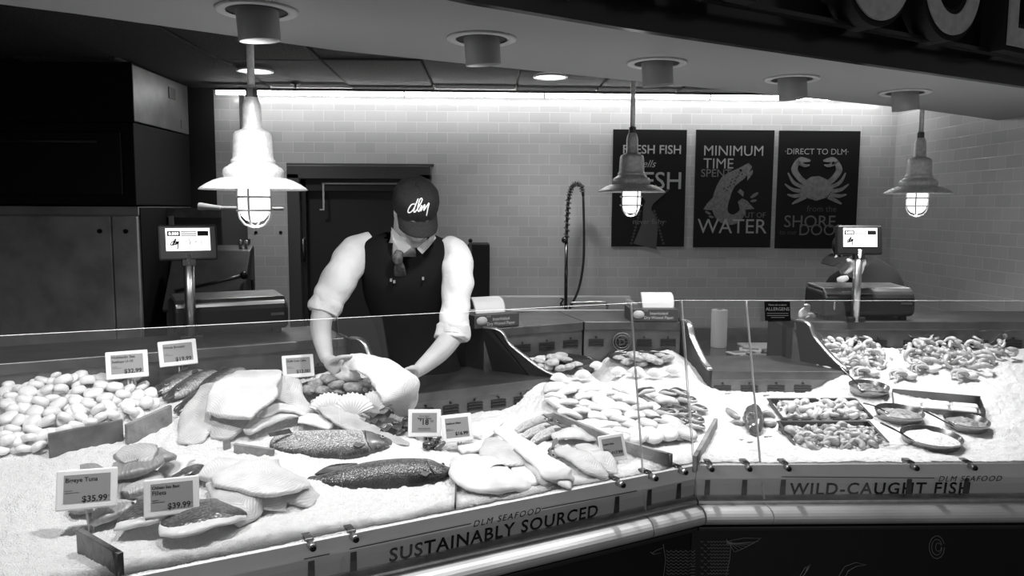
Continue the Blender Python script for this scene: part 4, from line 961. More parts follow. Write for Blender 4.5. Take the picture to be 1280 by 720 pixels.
for i,(a,b,lab) in enumerate((((696,560,.03),(760,598,.0),'catfish fillet closest to the long diagonal white one'),((724,556,.025),(770,592,.0),'catfish fillet narrowest and just behind its price tag'),((690,546,.03),(752,548,.02),'catfish fillet lying flat along the wooden board'))):
    mid=((a[0]*.55+b[0]*.45),(a[1]*.55+b[1]*.45)-5,.035); m2=((a[0]*.25+b[0]*.75),(a[1]*.25+b[1]*.75)-2,.02)
    fillet(lab,[a,mid,m2,b],[.05,.085,.075,.025],[.025,.032,.028,.012],fpale)
silv=scaly('whiting_skin',.16,.50,.62,170,spark=.5)
for i,(a,b,lab) in enumerate((((640,540),(700,514),'small whole silvery fish furthest back by the panel'),((648,548),(704,524),'small whole silvery fish second from the panel'),((662,552),(716,527),'small whole silvery fish with open gap by wooden board'),((700,556),(690,585-18),'small whole silvery fish pointing down at catfish fillets'))):
    fish(lab,[(a[0],a[1],.015),(a[0]*.7+b[0]*.3,a[1]*.7+b[1]*.3-3,.03),(a[0]*.35+b[0]*.65,a[1]*.35+b[1]*.65-2,.035),(b[0],b[1],.02)],[.02,.05,.055,.02],.5,silv,(-.1,-.5,.85),.7,None,i==0,name='whole_whiting',group='small whole silvery fish')
# --- scallops
scm=mat('scallop_flesh',.84,.32,v2=.72,ns=16,spec=.6,sss=.2)
def scallop_():
    m=MB(); k=.0245; pr=[(0,-.012),(.016,-.0115),(.0225,-.008),(k,0),(.0235,.008),(.018,.0125),(.008,.014),(0,.0142)]
    m.lathe([(r,z) for r,z in pr],None,16,cap=False)
    for v in m.bm.verts: v.co+=V((noise.noise(v.co*40),noise.noise(v.co*40+V((5,0,0))),noise.noise(v.co*40+V((0,5,0)))))*.004
    return m.build('scallop',scm,origin=(0,0,0))
s0=[scallop_() for i in range(3)]
random.seed(21); ns=0
def inpoly(x,y,P):
    c=False; j=len(P)-1
    for i in range(len(P)):
        if (P[i][1]>y)!=(P[j][1]>y) and x<(P[j][0]-P[i][0])*(y-P[i][1])/(P[j][1]-P[i][1])+P[i][0]: c=not c
        j=i
    return c
def scatter(poly,mind,n,seed,tries=4000):
    R=random.Random(seed); xs=[p[0] for p in poly]; ys=[p[1] for p in poly]; out=[]
    for _ in range(tries):
        x,y=R.uniform(min(xs),max(xs)),R.uniform(min(ys),max(ys))
        if inpoly(x,y,poly) and all((x-a)**2+((y-b)*1.5)**2>mind*mind for a,b in out): out.append((x,y))
        if len(out)>=n: break
    return sorted(out,key=lambda q:q[1])
first=[True]*3
for lay,(poly,md,lf) in enumerate((([(0,480),(60,462),(130,462),(182,480),(196,502),(200,510),(150,526),(90,545),(40,560),(0,565)],12.3,.012),([(10,490),(70,468),(130,470),(175,492),(190,508),(130,526),(60,545),(5,555)],13.5,.036),([(30,490),(80,474),(130,474),(160,490),(120,515),(60,530),(20,530)],16,.055))):
    for x,y in scatter(poly,md,(110,80,24)[lay],40+lay):
        k=ns%3; p=ICE(x,y,lf+rnd(-.004,.008)); M=xf(p,(rnd(-.7,.5),rnd(-.6,.6),rnd(0,6)),(rnd(1.,1.35),rnd(.9,1.2),rnd(.9,1.3)))
        if first[k]: o=s0[k]; o.matrix_world=M; first[k]=False
        else: o=dup(s0[k],M)
        tag(o,'raw white scallop in the heap behind dark wet board','scallop','raw scallops heaped on ice'); ns+=1
# --- scallop shells
shm=mat('shell_white',.74,.45,v2=.60,ns=10)
def shell_():
    m=MB(); nr,nt_=7,36; g=[]
    for i in range(nr+1):
        r=.045*(i/nr); row=[]
        for j in range(nt_+1):
            a=math.radians(-68+136*j/nt_); rr=r*(1+.010*math.cos(j*PI/1.5)*(i/nr)); z=.018*math.sin(PI*min(1,(i/nr)*.62+.02))*math.cos(a*.9)+.0034*(i/nr)*math.cos(2*PI*j/3.)
            row.append((rr*math.sin(a),rr*math.cos(a)-.02,z))
        g.append(row)
    G=[[m.v(p) for p in r] for r in g]; Bm=[[m.v((x,y,z-.003)) for x,y,z in r] for r in g]
    for i in range(nr):
        for j in range(nt_):
            m.f([G[i][j],G[i+1][j],G[i+1][j+1],G[i][j+1]],0,True); m.f([Bm[i][j],Bm[i][j+1],Bm[i+1][j+1],Bm[i+1][j]],0,True)
    for j in range(nt_): m.f([G[nr][j],Bm[nr][j],Bm[nr][j+1],G[nr][j+1]],0,True)
    m.prism([V((-.016,-.022,0)),V((.016,-.022,0)),V((.007,-.008,.004)),V((-.007,-.008,.004))],V((0,0,.003)))
    return m.build('scallop_shell',shm,origin=(0,0,0),norm=False)
sh0=shell_()
def shells(lst,g,base):
    global sh0
    for i,(x,y,sz,rz,lab) in enumerate(lst):
        p=ICE(x,y,.028 if sz<1.1 else .055); M=Matrix.Translation(p)@Matrix.Rotation(rz,4,'Z')@Matrix.Rotation(.95,4,'X')@Matrix.Scale(sz,4)
        o=dup(sh0,M); tag(o,lab,'seashell',g)
shells([(411,508,1.7,.3,'scallop shell furthest from the held fillet, half under grey tail'),(441,510,1.9,.05,'scallop shell largest, below the crab cake platter'),(471,505,1.7,-.3,'scallop shell darkest, right beside the held fillet')],'shells below the crab cakes',0)
rowl='fan shell in the white row around the corner ice mound'
shells([(698,474,1.0,.2,rowl),(728,470,1.0,.1,rowl),(772,466,1.0,.2,rowl),(795,466,1.0,0,rowl),(818,468,1.0,-.1,rowl),(842,464,1.0,-.1,rowl),(745,458,.9,.2,rowl)],'shells round the corner mound',0)
bpy.data.objects.remove(sh0)
# --- breaded cakes on dark platters
cakem=mat('breaded_crust',.36,.7,v2=.14,ns=55,bump=.9,bs=110); cakel=mat('breaded_crust_pale',.56,.7,v2=.32,ns=55,bump=.9,bs=110)
def cake_(mt,a=.036,b=.030,h=.016,nm='crab_cake'):
    m=MB(); m.ball((0,0,0),(a,b,h),seg=18)
    for v in m.bm.verts: v.co*=1+.22*noise.noise(v.co*55)+.1*noise.noise(v.co*150)
    return m.build(nm,mt,origin=(0,0,0))
def platter(cx,cy,rx,ry,lab,spots,mt,clab,g,nm='crab_cake',rot=0.,lift=.012):
    c=ICE(cx,cy,lift); M=xf(c,(.14,0,rot),(rx,ry,1))
    t=MB().lathe([(0,.0),(.85,.0),(.97,.012),(1,.016),(.985,.017),(.95,.014),(.84,.005),(0,.005)],None,36,cap=False)
    o=t.build('platter',mat('platter_black',.02,.25),origin=(0,0,0)); o.matrix_world=M; tag(o,lab,'platter')
    k0=cake_(mt,nm=nm); f=True
    for x,y,z in spots:
        p=ICE(x,y,lift+.018+z); T_=xf(p,(rnd(-.3,.3),rnd(-.3,.3),rnd(0,6)),rnd(.85,1.15))
        if f: o=k0; o.matrix_world=T_; f=False
        else: o=dup(k0,T_)
        tag(o,clab,'crab cake' if nm=='crab_cake' else 'breaded fillet',g)
platter(428,487,.17,.09,'black platter of browned crab cakes under the held fillet',[(394,480,.012),(412,474,.02),(432,476,.02),(452,480,.02),(404,488,0),(424,488,.004),(446,490,.0),(466,486,0),(420,481,.035),(440,484,.03),(462,477,.01),(386,487,0)],cakem,'browned crab cake on the platter under the man\'s hands','browned crab cakes',lift=.03)
platter(697,454,.17,.10,'dark platter of breaded fillets by curved rail',[(675,452,0),(692,447,.01),(708,450,.01),(722,456,0),(684,459,.0),(702,460,.01),(690,453,.03),(712,458,.025),(672,459,0),(700,445,0)],cakel,'breaded fillet on the platter by the curved rail','breaded fillets near the rail','breaded_fillet')
platter(800,449,.16,.08,'dark platter of breaded fillets beside corner shells',[(774,448,0),(790,443,.012),(808,446,.01),(826,445,0),(784,452,0),(802,454,.0),(822,452,.0),(796,447,.03),(814,448,.028),(834,448,0)],cakel,'breaded fillet on the platter beside the corner shells','breaded fillets by the shells','breaded_fillet')
# --- mixed small fillets at the corner
random.seed(33)
slm=[flesh('slice_white',.72,.55,freq=.009,bump=.2),flesh('slice_grey',.60,.42,freq=.009,bump=.25)]; skm=scaly('slice_skin',.02,.07,.18,120,spark=.8)
def slice_(mt,sk=None,nm='fillet_portion'):
    m=MB(); m.loft([(V((-.046,0,0)),.038,.018),(V((-.02,0,.004)),.062,.030),(V((.02,0,.004)),.060,.030),(V((.048,0,0)),.034,.016)],seg=12,res=5,ex=2.4,ends=.14,base=True,flatb=.4,wob=.004); o=m.build(nm,mt,origin=(0,0,0))
    if sk:
        m=MB(); m.loft([(V((-.044,0,.002)),.034,.030),(V((-.02,0,.006)),.056,.044),(V((.02,0,.006)),.054,.044),(V((.046,0,.002)),.030,.026)],seg=12,res=5,ex=2.4,ends=.14,base=True,flatb=.02,wob=.004); m.build('skin',sk,o)
    return o
pro=[slice_(slm[0]),slice_(slm[1]),slice_(slm[1],skm)]; used=[0,0,0]
pts=scatter([(692,486),(760,484),(846,492),(872,505),(878,530),(862,545),(800,550),(752,548),(718,528),(692,505)],13.5,95,5)
for x,y in pts:
    k=0 if x<800-(y-500)*.1 else (2 if rnd(0,1)<.62 and y<532 or x>858 else 1)
    p=ICE(x,y,.004+.014*rnd(0,1)+.02*math.exp(-((x-775)/60)**2-((y-515)/25)**2)); M=xf(p,(rnd(-.15,.25),rnd(-.25,.25),rnd(-1.0,.5)+(0 if x<790 else -.3)),rnd(.95,1.25))
    if used[k]==0: o=pro[k]; o.matrix_world=M
    else: o=dup(pro[k],M)
    used[k]+=1
    tag(o,('plump white fillet portion in the big corner heap','greyish fillet portion at far side of corner heap','dark-skinned fillet portion at far side of corner heap')[k],'fish portion',('white portions at the corner','grey portions at the corner','dark skinned portions at the corner')[k])
# row of larger pale ones along the front of that heap
for i,(x,y) in enumerate(((752,545),(772,548),(792,549),(812,548),(832,545),(735,538))):
    o=dup(pro[0],xf(ICE(x,y,.012),(.3,0,-1.1+rnd(-.2,.2)),1.35)); tag(o,'larger white fillet portion along the front of corner heap','fish portion','front portions of the corner heap')
# --- mussels and greens beside the tag
mus=mat('mussel_shell',.02,.2,v2=.12,ns=20,spec=.7)
def mussel_():
    m=MB(); m.loft([(V((-.03,0,0)),.008,.006),(V((-.015,0,0)),.022,.018),(V((.01,0,0)),.032,.022),(V((.03,0,0)),.020,.012)],seg=12,res=4,ends=.15); return m.build('mussel',mus,origin=(0,0,0))
m0=mussel_(); f=True
for x,y in ((498,530),(508,524),(517,520),(510,535),(520,532),(528,526),(502,540),(516,541),(524,538),(533,545),(538,556),(545,552),(549,558),(486,534)):
    M=xf(ICE(x,y,.012),(rnd(-1,1),rnd(-.6,.6),rnd(0,6)),rnd(.8,1.1)); o=m0 if f else dup(m0,M); o.matrix_world=M; f=False; tag(o,'small dark mussel in the heap left of price 18 tag'.replace(' left of',' beside the'),'mussel','mussels beside the tag')
kale=mat('kale_leaf',.025,.5,v2=.07,ns=30,bump=.4,bs=60)
def leaf(lab,pts,w):
    P=[P3(q) for q in pts]; m=MB(); rows=[]; n=14
    for i in range(n+1):
        t=i/n; x=t*(len(P)-1); k=min(len(P)-2,int(x)); c=P[k].lerp(P[k+1],x-k); T_=(P[k+1]-P[k]).normalized(); s_=T_.cross(UP).normalized(); wd=w*math.sin(PI*(.12+.85*t)); row=[]
        for j in range(9):
            v_=(j-4)/4; row.append(c+s_*wd*v_*.5+UP*(.010*abs(v_)**2*math.sin(i*2.1+(j>4)*1.5)+.004*math.sin(j*2+i)))
        rows.append(row)
    for off in (0,-.0012):
        G=[[m.v(p+V((0,0,off))) for p in r] for r in rows]
        for i in range(n):
            for j in range(8): m.f([G[i][j],G[i+1][j],G[i+1][j+1],G[i][j+1]],0,True)
    o=m.build('kale_leaf',kale,origin=tuple(P[0]),norm=False); return tag(o,lab,'leaf',group='dark leaves on the ice')
leaf('dark curly leaf under tip of the held fillet',[(452,532,.02),(470,524,.03),(492,514,.03)],.06); leaf('dark curly leaf beside the scallop shell and mussels',[(462,541,.015),(490,534,.025),(520,526,.02)],.05); leaf('small dark leaf under the tag priced 18',[(530,560,.01),(540,552,.02),(552,546,.02)],.035)
# --- prawns
shr=mat('raw_prawn',.46,.35,v2=.30,ns=35,sss=.15); shp=mat('peeled_prawn',.58,.35,v2=.42,ns=25,sss=.2)
def prawn_(mt,nm,head=False,r=.022,w=.016):
    m=MB(); st=[]
    for i in range(8):
        a=math.radians(-30+(235 if not head else 150)*i/7); st.append((V((r*math.cos(a),r*math.sin(a),.004*math.sin(i))),w*(1-.55*i/7)*(1 if i else .7),w*(1-.5*i/7)))
    m.loft(st,seg=10,res=3,ends=.08,pt=True)
    for i,v in enumerate(m.bm.verts): v.co.z*=1+.1*math.sin(i*.63)
    o=m.build(nm,mt,origin=(0,0,0))
    p=st[-1][0]; g=MB(); T_=(st[-1][0]-st[-2][0]).normalized(); s_=V((-T_.y,T_.x,0))
    for k in (-1,0,1): g.loft([(p,.004,.002),(p+T_*.010+s_*k*.006,.007,.002),(p+T_*.016+s_*k*.009,.003,.0015)],seg=6,res=2,ends=.1)
    g.build('tail_fan',mt,o)
    if head:
        h=st[0][0]; D=(st[0][0]-st[1][0]).normalized(); g=MB(); g.loft([(h-D*.004,w*.9,w*1.0),(h+D*.014,w*1.05,w*1.1),(h+D*.032,w*.35,w*.4),(h+D*.045,.002,.002)],seg=8,res=3,ends=.04); g.build('head',mt,o)
        g=MB(); 
        for k in (-1,1): g.tube([h+D*.03,h+D*.06+V((k*.012,.0,.012)),h+D*.085+V((k*.03,0,.004))],.0009,4,res=3)
        g.build('feeler',mat('feeler',.22,.5),o)
    return o
def tray(lab,px0,py0,px1,py1,dep,h=.05):
    a=ICE(px0,py0,.0); b=ICE(px1,py1,.0); zt=(a.z+b.z)/2+.012; w_=b.x-a.x; c=(a+b)/2; c.y+=dep/2*0
    t=thing('food_tray',lab,'tray',(c.x,c.y,zt),Matrix.Rotation(.24,3,'X')); W=WM[t.name]; R=W.to_3x3(); blk=mat('tray_black',.014,.3)
    m=MB(); P=lambda x,y,z:W@V((x,y,z)); th=.004; X=w_/2; D=dep/2
    m.box(P(0,0,-h),(2*X,2*D,th),R)
    for x in (-X,X): m.box(P(x,0,-h/2),(th,2*D,h),R)
    for y in (-D,D): m.box(P(0,y,-h/2),(2*X,th,h),R)
    m.build('tray_shell',blk,t); m=MB()
    for x in (-X-.004,X+.004): m.box(P(x,0,.001),(.012,2*D+.016,.003),R)
    for y in (-D-.004,D+.004): m.box(P(0,y,.001),(2*X,.012,.003),R)
    m.build('tray_rim',blk,t)
    return W,X,D
def fill(W,X,D,proto,lay,lab,cat,g,sz,n=(9,5),z0=-.035,dz=.016):
    f=True
    for l in range(lay):
        for i in range(n[0]):
            for j in range(n[1]):
                x=-X+.02+(2*X-.04)*(i+.5+rnd(-.35,.35))/n[0]; y=-D+.018+(2*D-.036)*(j+.5+rnd(-.35,.35))/n[1]
                if l==lay-1 and y>D*.55: continue
                M=W@xf((x,y,z0+l*dz+rnd(0,.008)-(y/D)*.008),(rnd(-.7,.7),rnd(-.7,.7),rnd(0,6.28)),sz*rnd(.85,1.2))
                o=proto if f else dup(proto,M); o.matrix_world=M; f=False; tag(o,lab,cat,g)
random.seed(3)
W,X,D=tray('black tray of larger pale prawns, further from glass',968,513,1080,515,.165); fill(W,X,D,prawn_(shp,'peeled_prawn',w=.026,r=.026),3,'large pale prawn in the tray further from the glass','prawn','large prawns in the back tray',1.1,(9,4))
W,X,D=tray('black tray of small knobbly prawns nearest the lettered strip',985,548,1103,550,.225); fill(W,X,D,prawn_(shr,'peeled_prawn',w=.024,r=.018),3,'small greyish prawn in the tray nearest the lettered strip','prawn','small prawns in the front tray',1.1,(10,6),dz=.016)
# head-on prawns heaped at the far end
ph=prawn_(mat('whole_prawn',.52,.3,v2=.36,ns=25,spec=.6),'whole_prawn',True,.028,.024); f=True
for poly,n,lab,g in (([(1024,426),(1045,420),(1080,425),(1100,440),(1110,452),(1072,458),(1056,454),(1038,440)],56,'whole prawn in the heap by the curved steel rail','whole prawns by the rail'),([(1125,440),(1140,425),(1180,418),(1250,418),(1270,440),(1230,458),(1150,458)],64,'whole prawn in the heap under the far scale side wall','whole prawns by the side wall')):
    for i,(x,y) in enumerate(scatter(poly,7.6,n,77+len(lab))):
        M=xf(ICE(x,y,.012+.022*(i%3)*.6),(rnd(-.9,.9),rnd(-.9,.9),rnd(0,6.28)),rnd(.95,1.2)); o=ph if f else dup(ph,M); o.matrix_world=M; f=False; tag(o,lab,'prawn',g)
# round pale clams among the first heap
cl=MB(); cl.ball((0,0,0),(.024,.021,.014),seg=14); clo=cl.build('clam',mat('clam_shell',.62,.35,v2=.5,ns=12),origin=(0,0,0)); f=True
for x,y in (q for q in ((1014,434),(1022,428),(1030,436),(1038,424),(1020,444),(1034,447),(1046,431),(1056,434),(1040,441),(1028,452),(1062,428),(1050,425)) if q[0]>1004+(q[1]-405)):
    M=xf(ICE(x,y,.035),(rnd(-.7,.7),rnd(-.7,.7),rnd(0,6)),rnd(.85,1.15)); o=clo if f else dup(clo,M); o.matrix_world=M; f=False; tag(o,'round pale clam among prawns by the curved rail','clam','clams by the rail')
# crab leg clusters
clg=mat('crab_leg_shell',.42,.4,v2=.2,ns=18)
for cx,cy,lab in ((1092,466,'crab leg cluster behind the dark-handled bowl'),(1138,470,'crab leg cluster half buried beside the white-block tray'),(1165,462,'crab leg cluster under the side wall prawns'),(1215,470,'crab leg cluster nearest the tiled side wall')):
    c=ICE(cx,cy,.02); t=thing('crab_cluster',lab,'crab legs',tuple(c),None,'crab leg clusters')
    for k in range(4):
        a=-.9+.5*k+rnd(-.1,.1); d=V((math.cos(a+PI*.9),math.sin(a+PI*.9)*.7,0)); q=[c+d*.01,c+d*.05+UP*.018,c+d*.09+UP*.016,c+d*.12+V((.02,-.02,-.006))]
        MB().loft([(q[0],.016,.016),(q[1],.020,.018),(q[2],.013,.012),(q[3],.004,.004)],seg=8,res=4,ends=.06).build('leg',clg,t)
    MB().ball(c,(.03,.024,.018),seg=12).build('shoulder',mat('crab_meat',.66,.5),t)
# lobster half buried in its mound
lob=mat('lobster_shell',.025,.2,v2=.10,ns=40,spec=.7)
t=thing('lobster','dark lobster half buried in the ice mound',cat='lobster',loc=tuple(ICE(943,525)))
m=MB(); m.loft([(ICE(944,545,.0),.02,.014),(ICE(943,536,.02),.062,.04),(ICE(942,525,.03),.085,.05),(ICE(943,514,.02),.07,.04),(ICE(945,508,.0),.03,.02)],seg=16,res=6,up=(0,-.4,.9),wob=.006,ends=.1); m.build('tail_shell',lob,t)
for k,pp_ in enumerate((((925,523,.008),(916,517,.012),(908,510,.006)),((930,531,.006),(920,528,.01),(910,530,.0)),((950,518,.012),(960,516,.016),(969,522,.004)),((952,527,.006),(962,530,.012),(970,528,.0)))):
    m=MB(); m.loft([(P3(q),w_,w_*.7) for q,w_ in zip(pp_,(.016,.034,.014))],seg=10,res=4,ends=.12); m.build('claw' if k in (0,2) else 'leg',mat('lobster_pale',.16,.3,v2=.32,ns=30),t)
for k,q in enumerate(((910,492),(958,494),(925,550),(938,553),(960,546),(965,553))):
    m=MB(); p=P3((q[0],q[1],.004)); m.loft([(p+V((-.016,0,0)),.006,.006),(p,.014,.010),(p+V((.018,.004,0)),.008,.006)],seg=8,res=3,ends=.12); o=m.build('leg',mat('lobster_pale',.16,.3,v2=.32,ns=30),t)
# bowls of dip with spoons
stw=mat('bowl_steel',.28,.2,.9)
def bowl(lab,cx,cy,r,cont,clab,sp,splab,lift=.02,dark=False):
    c=ICE(cx,cy,lift); t=thing('dip_bowl',lab,'bowl',tuple(c),Matrix.Rotation(.10,3,'X')); W=WM[t.name]
    MB().lathe([(0,-.036),(r*.55,-.034),(r*.86,-.015),(r*.98,.012),(r,.013),(r*1.0,.010),(r*.9,-.018),(r*.56,-.039),(0,-.041)],W,36,cap=False).build('bowl_shell',stw,t)
    m=MB(); n=20; rows=[]
    for i in range(9):
        rr=r*.93*i/8; row=[]
        for j in range(n):
            a=2*PI*j/n; x,y=rr*math.cos(a),rr*math.sin(a); row.append(m.v(W@V((x,y,-.006+(.012*(1-i/8)+.016*noise.noise(V((x*60+cx,y*60,1))))*(i<8)))))
        rows.append(row)
    for a_,b_ in zip(rows,rows[1:]):
        for j in range(n): m.f([a_[j],a_[(j+1)%n],b_[(j+1)%n],b_[j]],0,True)
    o=m.build('dip',cont,t)
    P=[P3(q) for q in sp]; m=MB(); m.loft([(P[0],.016,.007),(P[1],.012,.006),(P[2],.010,.006)],seg=8,res=5,ends=.08)
    ts=thing('serving_spoon',splab,'spoon',tuple(P[0])); m.build('handle',mat('spoon_dark',.05,.25,.6),ts)
    d=(P[2]-P[1]).normalized(); m=MB(); m.loft([(P[2]-d*.01,.012,.005),(P[2]+d*.02,.042,.010),(P[2]+d*.05,.03,.008)],seg=10,res=4,ends=.2); m.build('spoon_bowl',stw,ts)
dip_d=mat('dip_dark',.16,.4,v2=.04,ns=45,bump=.5,bs=80); dip_m=mat('dip_mid',.34,.4,v2=.12,ns=40,bump=.6,bs=80); dip_l=mat('dip_pale',.74,.6,v2=.5,ns=60,bump=.8,bs=90)
bowl('steel bowl of dark dip nearest the serving shelf',1086,485,.085,dip_d,'',[(1050,458,.09),(1062,470,.06),(1074,482,.025)],'dark-handled spoon standing in the dark dip')
bowl('steel bowl of mixed seafood salad, middle of three',1124,517,.095,dip_m,'',[(1079,504,.05),(1092,507,.045),(1108,515,.02)],'slim spoon handle resting on mixed salad bowl')
bowl('steel bowl of pale chopped dip nearest the glass',1164,548,.11,dip_l,'',[(1100,528,.08),(1122,539,.06),(1140,550,.02)],'long dark-handled spoon in the pale dip')
bowl('steel bowl of chopped seafood beside the white-block tray, with spoon',1208,528,.085,dip_m,'',[(1152,512,.06),(1168,520,.05),(1186,530,.02)],'dark spoon pointing away beside the white-block tray')
# tray of white blocks
a,b=ICE(1122,500,.02),ICE(1235,518,.02)
d=(b-a); d.z=0; d.normalize(); c=(a+b)/2+V((0,.04,.0)); M=frame(c,d,UP.cross(d))@Matrix.Rotation(.12,4,'X')
t=thing('steel_tray','steel tray of pale block-shaped seafood sticks','tray',tuple(c)); R=M.to_3x3(); m=MB(); X,D=(b-a).length/2,.075
m.box(M@V((0,0,-.03)),(2*X,2*D,.004),R)
for x in (-X,X): m.box(M@V((x,0,-.005)),(.004,2*D,.05),R)
m.box(M@V((0,D,.0)),(2*X,.004,.06),R); m.box(M@V((0,-D,-.012)),(2*X,.004,.036),R); m.build('tray_shell',steel_d,t)
f=True; k=0
for i in range(3):
    for j in range(2):
        T_=M@xf((-X+.06+i*.105+.01*j,-.035+.055*j,-.010),(0,0,rnd(-.05,.05)))
        if f: m=MB(); m.box((0,0,0),(.095,.048,.034)); st0=m.build('seafood_stick',mat('surimi_white',.74,.45,v2=.62,ns=20),origin=(0,0,0),bevel=.008,seg=3); o=st0; f=False
        else: o=dup(st0,T_)
        o.matrix_world=T_; tag(o,'pale block-shaped seafood stick in the steel tray','seafood stick','sticks in the steel tray')
# ice tray divider strip
m=MB(); m.box((0,0,0),(.006,.30,.05)); 
q0,q1=ICE(568,636),ICE(570,580); d=(q1-q0); d.z=0; d.normalize()
dv_=MB(); dv_.prism([q0+V((0,0,-.03)),q1+V((0,0,-.03)),q1+V((0,0,.012)),q0+V((0,0,.012))],V((.005,0,0))); o=dv_.build('tray_divider',mat('divider_dark',.05,.4),origin=tuple((q0+q1)/2)); tag(o,'thin dark strip between bass ice and haddock tray','divider')
# ================================================================== PEOPLE
skinm=mat('skin',.42,.5,v2=.36,ns=14,sss=.12,bump=.06,bs=200); shirt=mat('white_shirt',.60,.75,v2=.54,ns=8,bump=.9,bs=16); vest=mat('black_vest',.008,.9,spec=.1); capm=mat('cap_cloth',.022,.85,v2=.012,ns=120,spec=.2,bump=.3,bs=160)
hairm=mat('hair_dark',.03,.7); brow=mat('brow_dark',.05,.7)
def remesh(mb,name,mt,parent,vox,smooth=6,origin=None):
    o=mb.build(name,mt,parent,origin=origin); r=o.modifiers.new('r','REMESH'); r.mode='VOXEL'; r.voxel_size=vox; r.use_smooth_shade=True
    s=o.modifiers.new('s','SMOOTH'); s.factor=.5; s.iterations=smooth
    dg=bpy.context.evaluated_depsgraph_get(); me=bpy.data.meshes.new_from_object(o.evaluated_get(dg)); o.modifiers.clear(); old=o.data; o.data=me; bpy.data.meshes.remove(old); me.name=name
    me.materials.clear(); me.materials.append(mt)
    for p in me.polygons: p.use_smooth=True; p.material_index=0
    return o
def limb(m,pts,rs,seg=14,res=5): m.loft([(p,2*r,2*r) for p,r in zip(pts,rs)],seg=seg,res=res,ends=.05,pt=True); m.ball(pts[0],rs[0]*.95); m.ball(pts[-1],rs[-1]*.95)
def head(m,H,s=1.):
    """face in local frame H: +Y forward, +Z up, origin mid-head"""
    T=lambda x,y,z: H@V((x*s,y*s,z*s)); R=H.to_3x3()
    m.ball(T(0,-.012,.025),(.076*s,.095*s,.095*s),R,20)          # skull
    m.ball(T(0,.030,-.035),(.062*s,.066*s,.075*s),R,18)          # face
    m.loft([(T(-.052,.0,-.055),.03*s,.06*s),(T(-.03,.065,-.098),.03*s,.034*s),(T(0,.082,-.108),.034*s,.034*s),(T(.03,.065,-.098),.03*s,.034*s),(T(.052,.0,-.055),.03*s,.06*s)],seg=10,res=4,pt=True,ends=.05)  # jaw
    m.loft([(T(0,.090,.018),.014*s,.016*s),(T(0,.108,-.012),.020*s,.020*s),(T(0,.118,-.034),.030*s,.024*s),(T(0,.098,-.045),.026*s,.016*s)],seg=10,res=4,pt=True,ends=.06)   # nose
    for x in (-1,1):
        m.ball(T(x*.032,.078,.022),(.024*s,.014*s,.008*s),R,10)   # brow ridge
        m.ball(T(x*.042,.066,-.028),(.024*s,.020*s,.020*s),R,10)  # cheek
        m.ball(T(x*.079,-.012,-.004),(.010*s,.020*s,.034*s),R,12); m.ball(T(x*.078,-.004,-.028),(.010*s,.011*s,.012*s),R,8)   # ear
        m.ball(T(x*.030,.082,.002),(.012*s,.009*s,.008*s),R,10)   # lids
    m.loft([(T(-.026,.088,-.066),.008*s,.008*s),(T(0,.100,-.064),.014*s,.011*s),(T(.026,.088,-.066),.008*s,.008*s)],seg=8,res=4,pt=True,ends=.1)
    m.loft([(T(-.022,.087,-.074),.008*s,.008*s),(T(0,.097,-.075),.016*s,.012*s),(T(.022,.087,-.074),.008*s,.008*s)],seg=8,res=4,pt=True,ends=.1)
def hframe(c,f,u): 
    f=V(f).normalized(); x=f.cross(V(u)).normalized(); z=x.cross(f); M=Matrix((x,f,z)).transposed().to_4x4(); M.translation=c; return M
man=thing('person','person in black cap and vest bending over the case, holding a fillet','person',(-.24,3.66,0))
m=MB()
pel=Y(529,530,3.70)
limb(m,[pel,Y(526,450,3.64),Y(513,370,3.52),Y(509,332,3.47),Y(507,305,3.42)],[.14,.125,.135,.11,.06],18)
limb(m,[Y(507,305,3.42),Y(508,292,3.38),Y(510,272,3.34)],[.062,.058,.058])
HC=Y(519,265,3.31); HM=hframe(HC,(.24,-.70,-.66),(.12,-.55,.80))
head(m,HM,1.0)
for sx,k in ((-1,V((-.10,0,0))),(1,V((.10,0,0)))):   # legs to the floor
    limb(m,[pel+k,V((pel.x+k.x*1.1,3.70,.58)),V((pel.x+k.x*1.2,3.75,.09))],[.098,.068,.045]); m.loft([(V((pel.x+k.x*1.2,3.80,.045)),.08,.09),(V((pel.x+k.x*1.2,3.70,.05)),.09,.09),(V((pel.x+k.x*1.3,3.56,.03)),.09,.05)],ends=.1)
sL=Y(452,312,3.42); eL=Y(404,388,3.26); wL=Y(408,447,3.06)
sR=Y(566,318,3.40); eR=Y(567,418,3.27); wR=Y(523,463,3.04)
limb(m,[Y(462,322,3.45),Y(450,326,3.42),Y(424,354,3.33),eL],[.04,.045,.05,.048])
limb(m,[eL,Y(401,412,3.18),wL],[.046,.043,.028]); 
limb(m,[Y(556,326,3.45),Y(564,332,3.41),Y(570,368,3.33),eR],[.04,.045,.05,.048])
limb(m,[eR,Y(549,440,3.16),wR],[.047,.043,.028])
